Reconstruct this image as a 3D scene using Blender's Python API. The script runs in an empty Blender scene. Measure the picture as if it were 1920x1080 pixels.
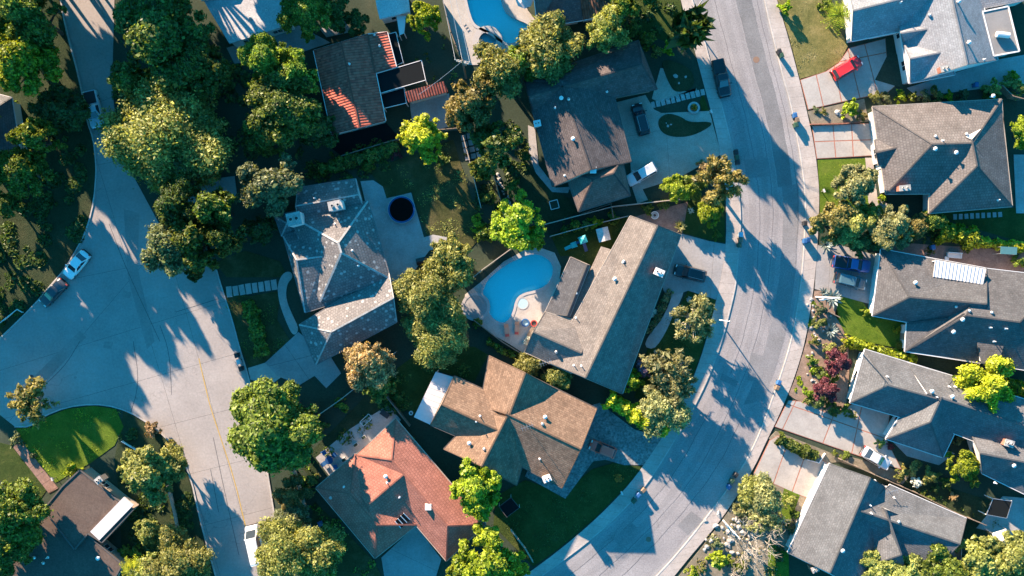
import bpy, bmesh, math, random
import numpy as np
from mathutils import Vector, Matrix
from mathutils.geometry import tessellate_polygon

# ------------------------------------------------------------------ camera, sky, sun, exposure
S = 0.08            # metres per photo pixel on the ground
H = 128.0           # camera height above the ground
SUN_EL, SUN_DIR = math.radians(16.5), (0.57, -0.82)      # direction in which shadows fall on the ground
scene = bpy.context.scene
COL = scene.collection

cam_d = bpy.data.cameras.new('camera')
cam = bpy.data.objects.new('camera', cam_d); COL.objects.link(cam)
cam.location = (0, 0, H); cam.rotation_euler = (0, 0, 0)
cam_d.sensor_fit = 'HORIZONTAL'; cam_d.angle_x = 2 * math.atan(960 * S / H)
cam_d.clip_start = 1.0; cam_d.clip_end = 4000
scene.camera = cam

world = bpy.data.worlds.new('World'); scene.world = world; world.use_nodes = True
wn = world.node_tree.nodes; wl = world.node_tree.links; wn.clear()
wo = wn.new('ShaderNodeOutputWorld'); wb = wn.new('ShaderNodeBackground')
sky = wn.new('ShaderNodeTexSky'); sky.sky_type = 'NISHITA'; sky.sun_disc = False
sky.sun_elevation = SUN_EL
az = math.atan2(-SUN_DIR[0], -SUN_DIR[1])               # compass angle of the sun, from +Y towards +X
sky.sun_rotation = az % (2 * math.pi)
sky.air_density = 1.0; sky.dust_density = 0.3; sky.ozone_density = 2.5
tint = wn.new('ShaderNodeMix'); tint.data_type = 'RGBA'; tint.blend_type = 'MULTIPLY'
tint.inputs[0].default_value = 1.0; tint.inputs[7].default_value = (0.10, 0.83, 1.03, 1)
wl.new(sky.outputs[0], tint.inputs[6]); wl.new(tint.outputs[2], wb.inputs[0])
wb.inputs[1].default_value = 0.094
wl.new(wb.outputs[0], wo.inputs[0])

sun_d = bpy.data.lights.new('sun', 'SUN'); sun_d.energy = 5.0; sun_d.angle = math.radians(0.55)
sun_d.color = (1.0, 0.765, 0.57)
sun = bpy.data.objects.new('sun', sun_d); COL.objects.link(sun)
hd = Vector(SUN_DIR).normalized()
sdir = Vector((hd.x * math.cos(SUN_EL), hd.y * math.cos(SUN_EL), -math.sin(SUN_EL)))
sun.rotation_euler = sdir.to_track_quat('-Z', 'Y').to_euler(); sun.location = (-60, 90, 60)

vs = scene.view_settings
scene.display_settings.display_device = 'sRGB'
vs.view_transform = 'Standard'; vs.look = 'None'; vs.gamma = 1; vs.use_curve_mapping = False
vs.exposure = 2.3
scene.render.engine = 'CYCLES'
scene.cycles.max_bounces = 5; scene.cycles.diffuse_bounces = 2; scene.cycles.transparent_max_bounces = 12
scene.cycles.use_denoising = True

# ------------------------------------------------------------------ helpers
rnd = random.Random(7)
def G(px, py, z=0.0):
    """photo pixel seen at height z -> place in the world"""
    k = S * (H - z) / H
    return Vector(((px - 960) * k, (540 - py) * k, z))
def GG(pts, z=0.0): return [G(p[0], p[1], z) for p in pts]

def setp(o, label=None, cat=None, group=None, kind=None):
    if label: o['label'] = label
    if cat: o['category'] = cat
    if group: o['group'] = group
    if kind: o['kind'] = kind
    return o
def link(name, me, parent=None, mat=None):
    o = bpy.data.objects.new(name, me); COL.objects.link(o)
    if parent is not None:
        o.parent = parent; o.matrix_parent_inverse = Matrix.Identity(4)
        if parent.name in WORLD_AT: o.location = -WORLD_AT[parent.name]
    if mat is not None and me is not None and not me.materials: me.materials.append(mat)
    return o
WORLD_AT = {}
def empty(name, loc=(0, 0, 0), rz=0.0):
    o = bpy.data.objects.new(name, None); COL.objects.link(o)
    o.location = loc; o.rotation_euler = (0, 0, rz); o.empty_display_size = 0.3
    return o
class MB:
    """collects polygons for one mesh"""
    def __init__(s): s.v = []; s.f = []; s.m = []
    def add(s, vs_, fs, m=0):
        b = len(s.v); s.v += [tuple(v) for v in vs_]
        for f in fs: s.f.append([b + i for i in f]); s.m.append(m)
        return s
    def box(s, x0, x1, y0, y1, z0, z1, m=0):
        return s.add([(x0,y0,z0),(x1,y0,z0),(x1,y1,z0),(x0,y1,z0),(x0,y0,z1),(x1,y0,z1),(x1,y1,z1),(x0,y1,z1)],
              [(3,2,1,0),(4,5,6,7),(0,1,5,4),(1,2,6,5),(2,3,7,6),(3,0,4,7)], m)
    def prism(s, pts, z0, z1, m=0, bottom=False):
        n = len(pts); a = sum(pts[i][0]*pts[(i+1)%n][1]-pts[(i+1)%n][0]*pts[i][1] for i in range(n))
        if a < 0: pts = list(pts)[::-1]
        vs_ = [(p[0], p[1], z0) for p in pts] + [(p[0], p[1], z1) for p in pts]
        fs = [[n + i for i in range(n)]] + [(i, (i+1) % n, n + (i+1) % n, n + i) for i in range(n)]
        if bottom: fs.append([n - 1 - i for i in range(n)])
        return s.add(vs_, fs, m)
    def bar(s, a, b, w, h, m=0):
        """box beam from a to b, w wide, h tall, its top face level with the points"""
        a = Vector(a); b = Vector(b); d = (b - a)
        if d.length < 1e-6: return s
        d.normalize()
        up = Vector((0, 0, 1)) if abs(d.z) < 0.95 else Vector((1, 0, 0))
        sd = d.cross(up).normalized(); up = sd.cross(d).normalized()
        c = []
        for p in (a, b):
            for (i, j) in ((-1, -1), (1, -1), (1, 0), (-1, 0)): c.append(p + sd * (i * w / 2) + up * (j * h))
        return s.add(c, [(0,1,2,3)[::1],(7,6,5,4),(0,4,5,1),(1,5,6,2),(2,6,7,3),(3,7,4,0)], m)
    def tube(s, pts, rads, n=6, m=0, cap=True):
        rings = []
        for i, p in enumerate(pts):
            p = Vector(p)
            d = (Vector(pts[min(i+1, len(pts)-1)]) - Vector(pts[max(i-1, 0)])).normalized()
            up = Vector((0, 0, 1)) if abs(d.z) < 0.9 else Vector((1, 0, 0))
            x = d.cross(up).normalized(); y = x.cross(d).normalized()
            rings.append([p + (x * math.cos(2*math.pi*k/n) + y * math.sin(2*math.pi*k/n)) * rads[i] for k in range(n)])
        vs_ = [v for r in rings for v in r]; fs = []
        for i in range(len(pts) - 1):
            for k in range(n): fs.append((i*n+k, i*n+(k+1) % n, (i+1)*n+(k+1) % n, (i+1)*n+k))
        if cap: fs += [list(range(n))[::-1], [(len(pts)-1)*n+k for k in range(n)]]
        return s.add(vs_, fs, m)
    def disc(s, c, r, z0, z1, n=20, m=0, sx=1.0):
        return s.prism([(c[0] + sx*r*math.cos(2*math.pi*k/n), c[1] + r*math.sin(2*math.pi*k/n)) for k in range(n)], z0, z1, m, True)
    def ring(s, c, r0, r1, z0, z1, n=24, m=0):
        vs_ = []; fs = []
        for k in range(n):
            a = 2*math.pi*k/n; ca, sa = math.cos(a), math.sin(a)
            vs_ += [(c[0]+r0*ca, c[1]+r0*sa, z0), (c[0]+r1*ca, c[1]+r1*sa, z0), (c[0]+r1*ca, c[1]+r1*sa, z1), (c[0]+r0*ca, c[1]+r0*sa, z1)]
        for k in range(n):
            a = 4*k; b = 4*((k+1) % n)
            fs += [(a+3, a+2, b+2, b+3), (a+1, b+1, b+2, a+2), (a, a+3, b+3, b), (a, b, b+1, a+1)]
        return s.add(vs_, fs, m)
    def mesh(s, name, mats=None, smooth=False):
        me = bpy.data.meshes.new(name); me.from_pydata(s.v, [], s.f); me.update()
        for m in (mats or []): me.materials.append(m)
        if any(s.m): me.polygons.foreach_set('material_index', s.m)
        if smooth: me.polygons.foreach_set('use_smooth', [True] * len(me.polygons))
        return me
    def build(s, name, mat, parent=None, smooth=False):
        mats = mat if isinstance(mat, (list, tuple)) else [mat]
        return link(name, s.mesh(name, mats, smooth), parent)

def thing(name, label, cat, loc=(0, 0, 0), rz=0.0, group=None, kind=None):
    return setp(empty(name, loc, rz), label, cat, group, kind)
def thing_w(name, label, cat, loc, group=None, kind=None):
    """an Empty whose children are given in world coordinates"""
    o = thing(name, label, cat, loc, 0, group, kind); WORLD_AT[o.name] = Vector(loc); return o
def copy_tree(o, parent=None):
    c = o.copy(); COL.objects.link(c)
    if parent is not None: c.parent = parent
    for ch in list(o.children): copy_tree(ch, c)
    return c
def inset(poly, d):
    """polygon (list of 2D) moved inwards by d"""
    n = len(poly); P = [Vector((p[0], p[1])) for p in poly]
    a = sum(P[i].x*P[(i+1)%n].y-P[(i+1)%n].x*P[i].y for i in range(n)); sg = 1 if a > 0 else -1
    out = []
    for i in range(n):
        p0, p1, p2 = P[i-1], P[i], P[(i+1) % n]
        e1 = (p1-p0).normalized(); e2 = (p2-p1).normalized()
        n1 = Vector((-e1.y, e1.x))*sg; n2 = Vector((-e2.y, e2.x))*sg
        b = (n1+n2); L = b.length
        if L < 1e-4: out.append(p1 + n1*d); continue
        b /= L; c = max(0.35, b.dot(n1)); out.append(p1 + b*(d/c))
    return out
def inside(p, poly):
    r = False; n = len(poly)
    for i in range(n):
        a, b = poly[i], poly[i-1]
        if (a[1] > p[1]) != (b[1] > p[1]) and p[0] < (b[0]-a[0])*(p[1]-a[1])/(b[1]-a[1]) + a[0]: r = not r
    return r
def smooth_poly(pts, closed=True, it=2):
    P = [Vector((p[0], p[1])) for p in pts]
    for _ in range(it):
        Q = []
        n = len(P)
        if not closed: Q.append(P[0])
        for i in range(n if closed else n-1):
            a, b = P[i], P[(i+1) % n]; Q += [a*0.75+b*0.25, a*0.25+b*0.75]
        if not closed: Q.append(P[-1])
        P = Q
    return [(p.x, p.y) for p in P]
def resample(pts, n):
    P = [Vector((p[0], p[1])) for p in pts]; L = [0]
    for i in range(1, len(P)): L.append(L[-1] + (P[i]-P[i-1]).length)
    out = []
    for k in range(n+1):
        t = L[-1]*k/n; i = 1
        while i < len(L)-1 and L[i] < t: i += 1
        f = (t-L[i-1])/max(1e-6, L[i]-L[i-1]); q = P[i-1].lerp(P[i], f); out.append((q.x, q.y))
    return out
def plen(pts): return sum(math.dist(pts[i], pts[i+1]) for i in range(len(pts)-1))

# ------------------------------------------------------------------ materials
MATS = {}
class N:
    def __init__(s, name):
        s.m = bpy.data.materials.new(name); s.m.use_nodes = True; s.t = s.m.node_tree
        s.b = s.t.nodes['Principled BSDF']; s.out = s.t.nodes['Material Output']; MATS[name] = s.m
    def new(s, t, **kw):
        n = s.t.nodes.new(t)
        for k, v in kw.items(): setattr(n, k, v)
        return n
    def li(s, a, b): s.t.links.new(a, b)
    def noise(s, scale, detail=4, rough=0.6, co=None, dist=0.0):
        n = s.new('ShaderNodeTexNoise'); n.inputs['Scale'].default_value = scale; n.inputs['Detail'].default_value = detail
        n.inputs['Roughness'].default_value = rough; n.inputs['Distortion'].default_value = dist
        s.li(co if co else s.pos(), n.inputs['Vector']); return n.outputs['Fac']
    def pos(s):
        if not hasattr(s, '_g'): s._g = s.new('ShaderNodeNewGeometry')
        return s._g.outputs['Position']
    def island(s):
        s.pos(); return s._g.outputs['Random Per Island']
    def ramp(s, fac, stops):
        r = s.new('ShaderNodeValToRGB'); e = r.color_ramp.elements
        while len(e) < len(stops): e.new(0.5)
        for i, (p, c) in enumerate(stops): e[i].position = p; e[i].color = (*c, 1) if len(c) == 3 else c
        s.li(fac, r.inputs[0]); return r.outputs[0]
    def mix(s, f, a, b, mode='MIX'):
        n = s.new('ShaderNodeMix', data_type='RGBA', blend_type=mode)
        for i, v in ((0, f), (6, a), (7, b)):
            if hasattr(v, 'links'): s.li(v, n.inputs[i])
            elif i == 0: n.inputs[0].default_value = v
            else: n.inputs[i].default_value = (*v, 1)
        return n.outputs[2]
    def math(s, op, a, b=0.5, c=None):
        n = s.new('ShaderNodeMath', operation=op)
        for i, v in enumerate((a, b, c)):
            if v is None: continue
            if hasattr(v, 'links'): s.li(v, n.inputs[i])
            else: n.inputs[i].default_value = v
        return n.outputs[0]
    def bump(s, h, st=0.5, d=0.05):
        n = s.new('ShaderNodeBump'); n.inputs['Strength'].default_value = st; n.inputs['Distance'].default_value = d
        s.li(h, n.inputs['Height']); s.li(n.outputs[0], s.b.inputs['Normal']); return n
    def col(s, c):
        if hasattr(c, 'links'): s.li(c, s.b.inputs['Base Color'])
        else: s.b.inputs['Base Color'].default_value = (*c, 1)
    def rough(s, r): s.b.inputs['Roughness'].default_value = r
    def objrand(s):
        n = s.new('ShaderNodeObjectInfo'); return n.outputs['Random']
def plain(name, c, rough=0.6, metal=0.0, var=0.12, scale=3.0, spec=0.4):
    n = N(name); f = n.noise(scale, 5)
    n.col(n.mix(f, tuple(x*(1-var*1.6) for x in c), tuple(min(1, x*(1+var)) for x in c)))
    n.rough(rough); n.b.inputs['Metallic'].default_value = metal; n.b.inputs['Specular IOR Level'].default_value = spec
    return n.m
def speckled(name, base, dark, light, s1=0.25, s2=9.0, rough=0.9, bump=0.25, crack=False, blot=0.35):
    """mineral ground: broad stains, fine grain"""
    n = N(name)
    big = n.ramp(n.noise(s1, 6, 0.65), [(0.32, dark), (0.62, base), (0.85, light)])
    g = n.noise(s2, 3, 0.7); g = n.ramp(g, [(0.3, (1-blot,)*3), (0.7, (1+blot*0.3,)*3)])
    c = n.mix(1.0, big, g, 'MULTIPLY')
    if crack:
        v = n.new('ShaderNodeTexVoronoi', feature='DISTANCE_TO_EDGE'); v.inputs['Scale'].default_value = 0.16
        w = n.new('ShaderNodeTexNoise'); w.inputs['Scale'].default_value = 0.5; w.inputs['Detail'].default_value = 5; n.li(n.pos(), w.inputs['Vector'])
        ad = n.new('ShaderNodeVectorMath', operation='MULTIPLY_ADD'); n.li(w.outputs['Color'], ad.inputs[0]); ad.inputs[1].default_value = (3, 3, 3); n.li(n.pos(), ad.inputs[2])
        n.li(ad.outputs[0], v.inputs['Vector'])
        k = n.ramp(v.outputs[0], [(0.0, (0.55,)*3), (0.004, (0.8,)*3), (0.009, (1, 1, 1))])
        msk = n.ramp(n.noise(0.07, 3, 0.5), [(0.50, (0, 0, 0)), (0.62, (0.75,)*3)])
        c = n.mix(msk, c, n.mix(1.0, c, k, 'MULTIPLY'))
    n.col(c); n.rough(rough); n.b.inputs['Specular IOR Level'].default_value = 0.25
    n.bump(n.noise(s2*1.5, 4, 0.7), bump, 0.03)
    return n.m
def grassmat(name, a, b, dry, dryness=0.5, scale=0.35):
    n = N(name)
    f = n.noise(scale, 6, 0.7); fine = n.noise(5.0, 5, 0.75)
    c = n.ramp(f, [(0.30, a), (0.5, b), (0.5 + 0.35*(1-dryness) + 0.05, dry)])
    c = n.mix(1.0, c, n.ramp(fine, [(0.25, (0.45, 0.5, 0.45)), (0.7, (1.25, 1.2, 1.15))]), 'MULTIPLY')
    worn = n.ramp(n.noise(0.9, 5, 0.75, None, 0.6), [(0.56, (0, 0, 0)), (0.74, (0.75,)*3)])
    c = n.mix(worn, c, n.mix(0.5, dry, tuple(x*1.1 for x in b)))
    n.col(c); n.rough(0.95); n.b.inputs['Specular IOR Level'].default_value = 0.1
    n.bump(n.noise(9.0, 5, 0.8), 0.9, 0.12); return n.m
def shingle(name, base, dark, light, kind='shingle', spots=False, rough=0.9):
    """roofing in roof coordinates (u along the eave, v up the slope, metres)"""
    n = N(name); uv = n.new('ShaderNodeUVMap'); uv.uv_map = 'roof'
    u = uv.outputs[0]; sep = n.new('ShaderNodeSeparateXYZ'); n.li(u, sep.inputs[0])
    if kind == 'barrel':
        f = n.math('MULTIPLY', sep.outputs[0], 1/0.40); fr = n.math('FRACT', f)
        hgt = n.math('SINE', n.math('MULTIPLY', fr, math.pi))
        row = n.math('FRACT', n.math('MULTIPLY', sep.outputs[1], 1/0.42))
        cellf = n.new('ShaderNodeTexWhiteNoise'); cellf.noise_dimensions = '2D'
        cb = n.new('ShaderNodeCombineXYZ'); n.li(n.math('FLOOR', f), cb.inputs[0]); n.li(n.math('FLOOR', n.math('MULTIPLY', sep.outputs[1], 1/0.42)), cb.inputs[1])
        n.li(cb.outputs[0], cellf.inputs['Vector'])
        c = n.ramp(cellf.outputs['Value'], [(0.0, dark), (0.4, base), (1.0, light)])
        c = n.mix(1.0, c, n.ramp(hgt, [(0.0, (0.5,)*3), (0.5, (1, 1, 1))]), 'MULTIPLY')
        n.col(c); n.bump(n.math('ADD', hgt, n.math('MULTIPLY', row, -0.25)), 0.8, 0.09)
    else:
        br = n.new('ShaderNodeTexBrick'); n.li(u, br.inputs['Vector'])
        br.offset = 0.37; br.inputs['Scale'].default_value = 1.0
        bw, rh = (0.42, 0.30) if kind == 'shingle' else (0.40, 0.42)
        br.inputs['Brick Width'].default_value = bw; br.inputs['Row Height'].default_value = rh
        br.inputs['Mortar Size'].default_value = 0.028 if kind == 'shingle' else 0.05; br.inputs['Mortar Smooth'].default_value = 0.5
        br.inputs['Color1'].default_value = (*dark, 1); br.inputs['Color2'].default_value = (*light, 1)
        br.inputs['Mortar'].default_value = (*[x*0.5 for x in dark], 1); br.inputs['Bias'].default_value = -0.1
        c = n.mix(0.5, br.outputs['Color'], base)
        st = n.ramp(n.noise(0.5, 6, 0.7), [(0.3, (0.72,)*3), (0.65, (1.08,)*3)])
        c = n.mix(1.0, c, st, 'MULTIPLY')
        c = n.mix(1.0, c, n.ramp(n.noise(6.0, 4, 0.8), [(0.3, (0.7,)*3), (0.75, (1.15,)*3)]), 'MULTIPLY')
        if spots:
            v = n.new('ShaderNodeTexVoronoi'); v.inputs['Scale'].default_value = 1.15; n.li(u, v.inputs['Vector'])
            k = n.ramp(v.outputs['Distance'], [(0.20, (1, 1, 1)), (0.30, (0, 0, 0))])
            kk = n.math('MULTIPLY', n.ramp(v.outputs['Color'], [(0.30, (0, 0, 0)), (0.36, (1, 1, 1))]), k)
            c = n.mix(n.math('MULTIPLY', kk, 0.55), c, (0.46, 0.45, 0.42))
        n.col(c)
        saw = n.math('FRACT', n.math('MULTIPLY', sep.outputs[1], 1/rh))
        n.bump(n.math('ADD', n.math('MULTIPLY', saw, -0.5), n.math('MULTIPLY', br.outputs['Fac'], -0.5)), 0.6, 0.05)
    n.rough(rough); n.b.inputs['Specular IOR Level'].default_value = 0.2
    return n.m
def leafmat(name, c, c2, var=0.5, trans=0.42):
    n = N(name); t = n.t
    r = n.island(); o = n.objrand()
    big = n.noise(0.55, 3, 0.6)
    col = n.mix(r, tuple(x*(1-var) for x in c), tuple(x*(1+var*0.6) for x in c2))
    col = n.mix(1.0, col, n.ramp(big, [(0.3, (0.62, 0.66, 0.62)), (0.7, (1.22, 1.18, 1.05))]), 'MULTIPLY')
    hsv = n.new('ShaderNodeHueSaturation'); n.li(col, hsv.inputs['Color'])
    n.li(n.math('MULTIPLY_ADD', o, 0.03, 0.485), hsv.inputs['Hue']); n.li(n.math('MULTIPLY_ADD', o, 0.5, 0.75), hsv.inputs['Value'])
    col = hsv.outputs[0]
    d = n.new('ShaderNodeBsdfDiffuse'); tr = n.new('ShaderNodeBsdfTranslucent'); mx = n.new('ShaderNodeMixShader')
    g = n.new('ShaderNodeBsdfGlossy'); g.inputs['Roughness'].default_value = 0.5; mg = n.new('ShaderNodeMixShader'); mg.inputs[0].default_value = 0.02
    n.li(col, d.inputs[0]); n.li(n.mix(1.0, col, (1.15, 1.1, 0.5), 'MULTIPLY'), tr.inputs[0]); mx.inputs[0].default_value = trans
    n.li(d.outputs[0], mx.inputs[1]); n.li(tr.outputs[0], mx.inputs[2])
    n.li(mx.outputs[0], mg.inputs[1]); n.li(g.outputs[0], mg.inputs[2]); n.li(mg.outputs[0], n.out.inputs[0])
    return n.m

M = {}
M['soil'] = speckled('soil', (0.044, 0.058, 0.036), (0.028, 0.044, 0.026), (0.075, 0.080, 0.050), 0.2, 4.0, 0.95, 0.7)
M['mulch'] = speckled('mulch', (0.290, 0.196, 0.145), (0.174, 0.123, 0.087), (0.420, 0.304, 0.232), 0.9, 6.0, 0.95, 0.8)
M['drysoil'] = speckled('dry_soil', (0.24, 0.20, 0.145), (0.15, 0.13, 0.09), (0.33, 0.28, 0.20), 0.6, 5.0, 0.95, 0.7)
M['gravel'] = speckled('gravel', (0.30, 0.275, 0.24), (0.17, 0.155, 0.135), (0.42, 0.39, 0.35), 0.7, 3.5, 0.95, 0.9, blot=0.6)
M['asphalt'] = speckled('asphalt', (0.310, 0.284, 0.274), (0.231, 0.211, 0.207), (0.383, 0.353, 0.337), 0.12, 5.0, 0.9, 0.35, True, 0.3)
M['asphalt_dark'] = speckled('asphalt_worn', (0.198, 0.190, 0.187), (0.150, 0.144, 0.142), (0.246, 0.234, 0.228), 0.3, 5.0, 0.9, 0.35, False, 0.3)
M['asphalt_patch'] = speckled('asphalt_patch', (0.228, 0.216, 0.214), (0.180, 0.172, 0.168), (0.264, 0.252, 0.246), 0.3, 5.0, 0.9, 0.35, False, 0.3)
M['concrete_road'] = speckled('road_concrete', (0.340, 0.300, 0.272), (0.254, 0.224, 0.203), (0.395, 0.353, 0.318), 0.09, 3.0, 0.85, 0.2, True, 0.16)
M['concrete_stain'] = speckled('road_concrete_worn', (0.274, 0.244, 0.221), (0.213, 0.189, 0.171), (0.325, 0.291, 0.263), 0.15, 3.0, 0.85, 0.2, True, 0.16)
M['walk'] = speckled('sidewalk_concrete', (0.420, 0.360, 0.318), (0.316, 0.274, 0.241), (0.490, 0.429, 0.382), 0.3, 4.0, 0.85, 0.2, False, 0.18)
M['kerb'] = speckled('kerb_concrete', (0.460, 0.418, 0.378), (0.337, 0.306, 0.276), (0.541, 0.490, 0.449), 0.4, 4.0, 0.85, 0.2, False, 0.2)
M['asphalt_track'] = speckled('asphalt_track', (0.279, 0.256, 0.247), (0.211, 0.194, 0.190), (0.341, 0.315, 0.301), 0.12, 5.0, 0.9, 0.35, True, 0.3)
M['tar'] = plain('tar_seam', (0.075, 0.070, 0.068), 0.8, 0.0, 0.3)
M['slate_trim'] = plain('slate_trim', (0.16, 0.15, 0.145), 0.8, 0.0, 0.2)
M['joint'] = plain('joint_filler', (0.07, 0.06, 0.05), 0.95)
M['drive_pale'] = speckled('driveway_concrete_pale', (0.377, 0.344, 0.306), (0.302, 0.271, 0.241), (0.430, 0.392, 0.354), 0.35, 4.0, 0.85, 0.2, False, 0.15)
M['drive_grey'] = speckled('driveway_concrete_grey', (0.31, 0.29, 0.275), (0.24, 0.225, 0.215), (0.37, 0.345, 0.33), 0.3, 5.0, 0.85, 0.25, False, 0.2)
M['aggregate'] = speckled('driveway_aggregate', (0.40, 0.345, 0.285), (0.30, 0.26, 0.215), (0.48, 0.42, 0.35), 0.4, 7.0, 0.9, 0.4, False, 0.3)
M['pebble'] = speckled('driveway_pebble', (0.28, 0.265, 0.25), (0.18, 0.17, 0.165), (0.38, 0.355, 0.33), 0.5, 3.0, 0.9, 0.5, False, 0.65)
M['patio'] = speckled('patio_concrete', (0.38, 0.355, 0.335), (0.29, 0.27, 0.255), (0.45, 0.42, 0.40), 0.4, 5.0, 0.85, 0.25, False, 0.2)
M['deck'] = speckled('pool_deck', (0.42, 0.38, 0.34), (0.34, 0.305, 0.27), (0.50, 0.45, 0.41), 0.5, 6.0, 0.85, 0.25, False, 0.2)
M['brick'] = speckled('red_brick', (0.40, 0.17, 0.115), (0.30, 0.12, 0.08), (0.48, 0.22, 0.15), 1.2, 6.0, 0.9, 0.3)
M['brickwalk'] = speckled('brick_walk', (0.27, 0.165, 0.13), (0.19, 0.115, 0.09), (0.35, 0.21, 0.165), 0.8, 5.0, 0.9, 0.4)
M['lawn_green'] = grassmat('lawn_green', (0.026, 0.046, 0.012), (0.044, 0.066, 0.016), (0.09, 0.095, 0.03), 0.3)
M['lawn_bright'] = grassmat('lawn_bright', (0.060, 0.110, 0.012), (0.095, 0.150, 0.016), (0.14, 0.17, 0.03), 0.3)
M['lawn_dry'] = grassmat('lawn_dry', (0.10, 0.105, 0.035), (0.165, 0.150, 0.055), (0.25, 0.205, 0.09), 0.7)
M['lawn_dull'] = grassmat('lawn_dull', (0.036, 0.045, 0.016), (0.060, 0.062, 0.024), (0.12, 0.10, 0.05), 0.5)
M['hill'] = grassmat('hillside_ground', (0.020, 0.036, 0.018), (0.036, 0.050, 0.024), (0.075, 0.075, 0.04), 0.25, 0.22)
M['r_grey'] = shingle('roof_grey_shingle', (0.144, 0.143, 0.142), (0.105, 0.105, 0.106), (0.182, 0.180, 0.181))
M['r_warm'] = shingle('roof_warm_grey_tile', (0.169, 0.146, 0.132), (0.126, 0.109, 0.099), (0.207, 0.182, 0.167), 'tile')
M['r_dark'] = shingle('roof_dark_shingle', (0.112, 0.092, 0.086), (0.075, 0.061, 0.057), (0.155, 0.128, 0.118))
M['r_umber'] = shingle('roof_umber_shingle', (0.165, 0.115, 0.092), (0.115, 0.08, 0.064), (0.215, 0.152, 0.122))
M['r_taupe'] = shingle('roof_taupe_shingle', (0.122, 0.115, 0.112), (0.085, 0.080, 0.079), (0.159, 0.152, 0.147))
M['r_pool'] = shingle('roof_tan_shingle', (0.199, 0.170, 0.147), (0.136, 0.116, 0.103), (0.263, 0.226, 0.196))
M['r_brown'] = shingle('roof_brown_shingle', (0.240, 0.148, 0.095), (0.135, 0.089, 0.062), (0.335, 0.220, 0.148))
M['r_slate'] = shingle('roof_slate_spotted', (0.182, 0.167, 0.158), (0.127, 0.118, 0.114), (0.244, 0.227, 0.213), 'tile', True)
M['r_terra'] = shingle('roof_terracotta_tile', (0.375, 0.150, 0.105), (0.31, 0.12, 0.085), (0.45, 0.19, 0.135), 'tile')
M['r_red'] = shingle('roof_red_barrel', (0.34, 0.088, 0.058), (0.26, 0.064, 0.045), (0.42, 0.12, 0.08), 'barrel')
M['r_redbrown'] = shingle('roof_brown_barrel', (0.158, 0.083, 0.056), (0.112, 0.059, 0.040), (0.211, 0.119, 0.083), 'barrel')
M['r_white'] = shingle('roof_pale_shingle', (0.285, 0.285, 0.290), (0.225, 0.225, 0.232), (0.345, 0.345, 0.350))
M['r_chalk'] = speckled('roof_chalky_felt', (0.520, 0.499, 0.475), (0.413, 0.390, 0.376), (0.643, 0.613, 0.582), 0.5, 5.0, 0.9, 0.3)
M['r_flatbrown'] = speckled('roof_brown_gravel', (0.122, 0.086, 0.067), (0.096, 0.066, 0.053), (0.152, 0.109, 0.086), 0.3, 5.0, 0.95, 0.4)
M['r_flatgrey'] = speckled('roof_grey_membrane', (0.232, 0.219, 0.206), (0.190, 0.179, 0.169), (0.264, 0.251, 0.238), 0.5, 5.0, 0.8, 0.2, False, 0.12)
M['metal_white'] = plain('white_metal', (0.561, 0.510, 0.484), 0.5, 0.0, 0.08)
M['white'] = plain('white_paint', (0.629, 0.595, 0.561), 0.6, 0.0, 0.06)
M['stucco'] = plain('cream_stucco', (0.52, 0.46, 0.39), 0.9, 0.0, 0.08)
M['stucco_w'] = plain('white_stucco', (0.578, 0.552, 0.518), 0.9, 0.0, 0.06)
M['stucco_b'] = plain('tan_stucco', (0.32, 0.25, 0.19), 0.9, 0.0, 0.08)
M['fascia_d'] = plain('dark_fascia', (0.09, 0.075, 0.065), 0.7)
M['wood'] = plain('weathered_wood', (0.20, 0.15, 0.11), 0.9, 0.0, 0.25, 2.0)
M['wood_pale'] = plain('pale_wood', (0.36, 0.30, 0.24), 0.9, 0.0, 0.2, 2.0)
M['bark'] = plain('bark', (0.085, 0.062, 0.045), 0.95, 0.0, 0.4, 4.0)
M['bark_grey'] = plain('grey_bark', (0.27, 0.235, 0.19), 0.95, 0.0, 0.25, 4.0)
M['bark_pale'] = plain('pale_bark', (0.42, 0.36, 0.29), 0.95, 0.0, 0.25, 4.0)
M['glass'] = plain('window_glass', (0.02, 0.03, 0.04), 0.08, 0.0, 0.0, 1.0, 0.8)
M['rubber'] = plain('rubber', (0.018, 0.018, 0.018), 0.8)
M['black'] = plain('black_plastic', (0.02, 0.02, 0.022), 0.55)
M['steel'] = plain('galvanised_steel', (0.45, 0.45, 0.45), 0.4, 0.8, 0.1)
M['rim'] = plain('wheel_alloy', (0.5, 0.5, 0.5), 0.3, 0.9, 0.05)
M['screen'] = plain('dark_screen', (0.008, 0.010, 0.011), 0.9, 0.0, 0.1, 3.0, 0.1)
M['tramp'] = plain('trampoline_mat', (0.004, 0.004, 0.004), 0.95, 0.0, 0.1, 3.0, 0.05)
M['blue_plastic'] = plain('blue_plastic', (0.025, 0.10, 0.24), 0.5, 0.0, 0.05)
M['blue_vinyl'] = plain('blue_vinyl', (0.008, 0.05, 0.15), 0.5, 0.0, 0.05)
M['canopy_teal'] = plain('canopy_cloth', (0.05, 0.15, 0.16), 0.8, 0.0, 0.1)
M['green_plastic'] = plain('green_plastic', (0.03, 0.07, 0.04), 0.5, 0.0, 0.05)
M['brown_plastic'] = plain('brown_plastic', (0.16, 0.11, 0.07), 0.6, 0.0, 0.05)
M['teal_plastic'] = plain('teal_plastic', (0.03, 0.36, 0.34), 0.5, 0.0, 0.05)
M['red_plastic'] = plain('red_plastic', (0.42, 0.05, 0.04), 0.5, 0.0, 0.05)
M['red_cloth'] = plain('red_cloth', (0.40, 0.07, 0.06), 0.9, 0.0, 0.1)
M['tan_cloth'] = plain('tan_cloth', (0.40, 0.24, 0.17), 0.9, 0.0, 0.1)
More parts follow.
